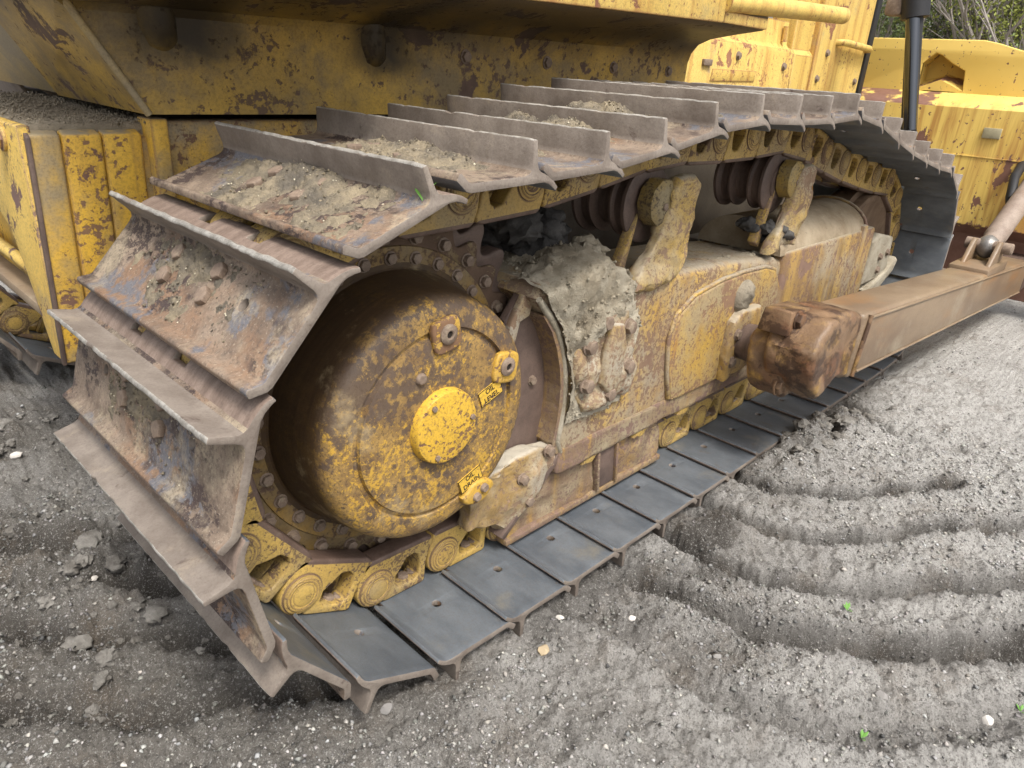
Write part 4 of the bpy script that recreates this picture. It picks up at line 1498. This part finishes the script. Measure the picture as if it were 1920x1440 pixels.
# fender: upright side that flares out under the walkway
SEC = [(.95, 1.153), (.95, 1.30), (.948, 1.37), (.936, 1.41), (.905, 1.445), (.85, 1.468), (.74, 1.487), (.615, 1.505), (.600, 1.515), (.600, 1.72), (1.60, 1.72), (1.60, 1.153)]


def fender_mesh():
    V, F = [], []
    xs = [0, .25, .5, .75, 1.0]
    n = len(SEC)
    for f in np.linspace(0, 1, 14):
        for (y, z) in SEC:
            xr = .318 - .62 * (z - 1.153)
            x = xr + (2.70 - xr) * f
            zz = z
            if y < .94 and z < 1.6:
                zz = z + .024 * (x - 2.67) * (1 if z > 1.42 else .4)
            V.append((x, y, zz))
    for j in range(13):
        for i in range(n):
            k = (i + 1) % n
            F.append((j * n + i, j * n + k, (j + 1) * n + k, (j + 1) * n + i))
    F.append(tuple(range(n)))
    F.append(tuple(13 * n + i for i in range(n))[::-1])
    me = mesh_from(V, F, angle=30)
    bm = bmesh.new()
    bm.from_mesh(me)
    bmesh.ops.recalc_face_normals(bm, faces=bm.faces)
    bm.to_mesh(me)
    bm.free()
    smooth(me, 28)
    return me


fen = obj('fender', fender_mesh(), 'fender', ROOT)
tag(fen, 'large yellow fender with dark grime, painted upper shade and chipped lower edge')
obj('edge_bead', tube([(.325 - .62 * (z - 1.153), .945, z) for z in (1.153, 1.25, 1.35, 1.45, 1.6)], .009, 8), 'fender_rear', fen)
obj('walkway_edge', hexa([(.5, .588, 1.465), (.5, .603, 1.465), (.5, .603, 1.72), (.5, .588, 1.72), (2.33, .588, 1.508), (2.33, .603, 1.508), (2.33, .603, 1.72), (2.33, .588, 1.72)], .004), 'hood', fen)
obj('walkway_edge', box(2.34, 2.69, .592, .615, 1.509, 1.548, .003), 'hood', fen)
for xp, zp in ((.385, 1.295), (1.0, 1.285)):
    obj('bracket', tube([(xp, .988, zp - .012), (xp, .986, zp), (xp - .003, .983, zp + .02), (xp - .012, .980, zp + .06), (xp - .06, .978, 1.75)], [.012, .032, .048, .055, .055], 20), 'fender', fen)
obj('unseen_shade_box', box(.25, .80, .34, .62, 1.475, 1.62, .01), 'hood', ROOT)  # unseen box added to shade the fender side and shoe ends
fr_ = obj('rear_panel', prism([[(.352, 1.152), (.352 - .62 * .6, 1.752), (.8, 1.752), (.8, 1.152)]], .965, 2.46, bev=.006), 'fender_rear', ROOT)
tag(fr_, 'dusty beige-yellow sloping rear panel of the fender')
obj('hand_pipe', tube([(2.33, .60, 1.578), (2.5, .60, 1.586), (2.9, .60, 1.602), (3.45, .60, 1.622)], .036, 18), 'hood', ROOT)

# ------------------------------------------------------------------ engine hood, radiator guard
hd = obj('hood_side', prism([[(1.085, 1.05), (1.085, 1.470), (1.098, 1.492), (1.13, 1.505), (1.14, 1.52), (1.15, 1.640), (1.9, 1.640), (1.9, 1.05)]], 2.72, 4.062, 'yz', bev=.008), 'hood', ROOT)
tag(hd, 'sun-faded yellow engine side panel with rust streaks')
obj('raised_pad', hexa([(3.15, 1.080, 1.30), (3.15, 1.088, 1.30), (3.16, 1.088, 1.36), (3.16, 1.080, 1.36), (3.62, 1.080, 1.31), (3.62, 1.088, 1.31), (3.62, 1.088, 1.365), (3.62, 1.080, 1.365)], .003), 'hood', hd)
gd = obj('radiator_guard', prism([[(1.09, 1.0), (1.09, 1.47), (1.115, 1.50), (1.115, 2.4), (1.92, 2.4), (1.92, 1.0)]], 4.085, 5.14, 'yz', bev=.010), 'hood', ROOT)
tag(gd, 'yellow radiator guard with a small grab handle')
obj('corner_post', prism([[(1.078, 1.0), (1.078, 2.4), (1.16, 2.4), (1.16, 1.0)]], 4.33, 5.12, 'yz', bev=.010), 'hood', gd)
obj('grab_handle', tube([(4.62, 1.085, 1.565), (4.62, 1.045, 1.567), (4.68, 1.035, 1.568), (5.06, 1.035, 1.555), (5.10, 1.045, 1.553), (5.10, 1.085, 1.55)], .021, 12), 'hood', gd)
obj('black_seal', box(5.125, 5.20, 1.066, 1.30, 1.0, 2.4, .01), 'black', gd)
obj('engine_block', box(3.0, 4.06, 1.25, 1.8, 1.6, 2.2, .02), 'engine', ROOT)
obj('engine_pipe', tube([(3.5, 1.22, 1.75), (4.0, 1.22, 1.77)], .03, 10), 'engine', ROOT)

HB = hexbolt(.018, .014)
HB.materials.append(M['bolt'])
for x_, z_ in ((2.85, 1.40), (3.95, 1.40), (3.95, 1.20), (3.4, 1.43)):
    place('bolt', HB, hd, loc=(x_, 1.084, z_))
for x_, z_ in ((4.42, 1.72), (4.42, 1.35), (5.04, 1.35), (4.5, 1.5)):
    place('bolt', HB, gd, loc=(x_, 1.077, z_))
obj('hinge', tube([(3.98, 1.128, 1.53), (3.98, 1.128, 1.61)], .014, 10), 'hood', hd)
obj('latch', box(3.05, 3.13, 1.07, 1.088, 1.37, 1.40, .004), 'bolt', hd)
obj('panel_lip', box(2.73, 4.05, 1.076, 1.086, 1.236, 1.246, .003), 'hood', hd)
for x_ in (1.35, 1.75, 2.15, 2.55):
    place('bolt', HB, fen, loc=(x_, .949, 1.33))
# ------------------------------------------------------------------ hoist rod
rod = obj('hoist_cylinder', tube([(4.55, .475, .95), (4.55, .640, 1.735)], .044, 28), 'black', ROOT)
obj('rod', tube([(4.53, .495, 1.1), (4.53, .640, 1.72)], .038, 28), 'chrome', rod)
obj('gland', tube([(4.55, .632, 1.70), (4.55, .70, 2.02)], [.075, .085], 24), 'black', rod)
obj('gland_bracket', box(4.50, 4.60, .70, .80, 1.71, 1.80, .02), 'bolt', rod)

# ------------------------------------------------------------------ blade
BX = 5.60
hole = [(.845, 1.335), (.845, 1.50), (.80, 1.545), (.772, 1.568), (.735, 1.555), (.655, 1.505), (.565, 1.462), (.545, 1.335)]
bl = obj('blade', prism([[(-.95, .05), (-.95, 1.52), (.10, 1.575), (.27, 1.600), (.40, 1.636), (.50, 1.655), (2.5, 1.66), (3.9, 1.60), (3.9, .05)], hole], BX, BX + .05, 'yz', bev=.008), 'blade', ROOT)
tag(bl, 'yellow dozer blade seen from behind, chipped and rust streaked')
obj('lower_beam', prism([[(BX + .01, .03), (BX - .05, .03), (BX - .06, .42), (BX - .20, .50), (BX - .20, 1.235), (BX - .185, 1.255), (BX + .01, 1.325)]], -.95, 3.9, bev=.012), 'blade', bl)
obj('pocket', join([box(BX + .17, BX + .19, .50, .90, 1.30, 1.62, 0), hexa([(BX, .845, 1.335), (BX, .700, 1.40), (BX, .545, 1.335), (BX, .70, 1.30), (BX + .18, .845, 1.40), (BX + .18, .70, 1.44), (BX + .18, .545, 1.40), (BX + .18, .70, 1.30)], 0)]), 'blade', bl)
obj('pocket_wall', join([hexa([(BX + .02, a[0], a[1]), (BX + .02, a[0] + .004, a[1] + .004), (BX + .02, b_[0] + .004, b_[1] + .004), (BX + .02, b_[0], b_[1]),
                               (BX + .18, a[0], a[1]), (BX + .18, a[0] + .004, a[1] + .004), (BX + .18, b_[0] + .004, b_[1] + .004), (BX + .18, b_[0], b_[1])], 0)
                         for a, b_ in zip(hole[:-1], hole[1:])]), 'blade', bl)
obj('tag_plate', box(BX - .215, BX - .199, .195, .30, 1.06, 1.125, .003), 'tag', bl)
obj('beam_seam', box(BX - .2055, BX - .199, -.9, 3.8, .935, .943, .001), 'blade', bl)


# ------------------------------------------------------------------ plants
def sprout(name, x, y, z, s, label, n=6, seed=0):
    r = random.Random(seed)
    V, F = [], []
    for k in range(n):
        a = r.uniform(0, 6.28)
        l = s * r.uniform(.6, 1.1)
        d = Vector((math.cos(a), math.sin(a), r.uniform(.7, 1.8))).normalized()
        sd = d.cross(Vector((0, 0, 1))).normalized() * l * .16
        b = len(V)
        V += [Vector((0, 0, 0)), d * l * .55 + sd, d * l + Vector((0, 0, -l * .12)), d * l * .55 - sd, d * l * .55 + Vector((0, 0, l * .05))]
        F += [(b, b + 1, b + 4), (b + 1, b + 2, b + 4), (b + 2, b + 3, b + 4), (b + 3, b, b + 4)]
    o = tag(obj(name, mesh_from(V, F), 'sprout'), label, 'weed', 'small green weeds')
    o.location = (x, y, z)
    return o


gzf = lambda x, y: float(ground_z(np.array([x]), np.array([y]))[0])
sprout('weed', 1.515, -.576, gzf(1.515, -.576), .028, 'tiny green weed on the dirt right of the deepest rut', 6, 1)
sprout('weed', 1.131, -.767, gzf(1.131, -.767), .026, 'tiny green weed in the lowest rut near the bottom', 5, 2)
sprout('weed', 1.49, -1.02, gzf(1.49, -1.02), .022, 'green weed at the lower right picture edge', 4, 3)
tipm = FR[5]
pt = tipm @ Vector((.047, .018, .083))
sprout('weed', pt.x, pt.y, pt.z, .045, 'bright green seedling growing in the corner of the rear upper track shoe', 5, 4)


def branchy(base, height, spread, n, seed, r0=.04):
    rr = random.Random(seed)
    ms, tips = [], []

    def grow(p, d, l, r, lev):
        pts = [p]
        for k in range(4):
            d = (d + Vector((rr.uniform(-.25, .25), rr.uniform(-.25, .25), rr.uniform(-.06, .16)))).normalized()
            p = p + d * l / 4
            pts.append(p)
        ms.append(tube(pts, [r, r * .85, r * .7, r * .55, r * .4], 5, False))
        tips.append(p)
        if lev > 0:
            for k in range(4 if lev > 1 else 5):
                q = pts[rr.randint(1, 4)]
                nd = (d + Vector((rr.uniform(-1, 1), rr.uniform(-1, 1), rr.uniform(-.2, .7))) * spread).normalized()
                grow(q, nd, l * rr.uniform(.5, .8), r * .5, lev - 1)
    for k in range(n):
        a = rr.uniform(0, 6.28)
        grow(Vector(base) + Vector((math.cos(a) * .08, math.sin(a) * .08, 0)), Vector((math.cos(a) * .35, math.sin(a) * .35, 1)).normalized(), height * rr.uniform(.5, .7), r0, 3)
    return join(ms, 60), tips


def leaves(tips, n, size, rad, seed):
    r = np.random.default_rng(seed)
    T = np.array([tuple(t) for t in tips])
    c = T[r.integers(0, len(T), n)] + r.normal(0, rad, (n, 3))
    u = r.normal(size=(n, 3))
    u /= np.linalg.norm(u, axis=1)[:, None]
    v = np.cross(u, r.normal(size=(n, 3)))
    v /= np.linalg.norm(v, axis=1)[:, None]
    s = size * r.uniform(.6, 1.3, n)[:, None]
    V = np.stack([c - u * s, c + v * s * .45, c + u * s, c - v * s * .45], 1).reshape(-1, 3)
    F = np.arange(4 * n).reshape(n, 4)
    return np_mesh(V, F, smooth_all=False)


for (x, y, h, n, lf, mt, sd, nm, lab, r0) in [
    (9.2, 2.6, 3.2, 5, 6500, 'leaf', 1, 'shrub', 'dark green scrub bush behind the blade beside the radiator guard', .05),
    (8.9, 1.25, 3.4, 5, 7500, 'leaf2', 2, 'shrub', 'yellow-green leafy bush behind the hoist cylinder', .05),
    (9.6, 1.9, 3.0, 5, 6500, 'leaf', 5, 'shrub', 'mixed green bush between the two front bushes, farther back', .05),
    (9.0, .25, 3.2, 7, 900, 'leaf', 3, 'bare_tree', 'grey leafless twiggy tree behind the right end of the blade', .06),
    (10.2, -.6, 3.4, 6, 2500, 'leaf', 4, 'bare_tree', 'sparse grey tree at the right picture edge behind the blade', .06),
    (11.0, .9, 4.2, 6, 6500, 'leaf', 6, 'shrub', 'tall dark bush filling the gap behind the bare tree', .06),
    (11.2, 3.6, 4.0, 6, 6000, 'leaf', 7, 'shrub', 'tall bush peeping out from behind the radiator guard', .06),
]:
    e = bpy.data.objects.new(nm, None)
    COL.objects.link(e)
    e.location = (x, y, gzf(x, y))
    tag(e, lab, 'tree' if nm == 'bare_tree' else 'bush', 'scrub beyond the blade')
    tm, tips = branchy((0, 0, -.05), h, .9, n, sd, r0)
    obj('trunk', tm, 'bark', e)
    obj('crown', leaves(tips, int(lf * 4.2), .020, .13, sd), mt, e)
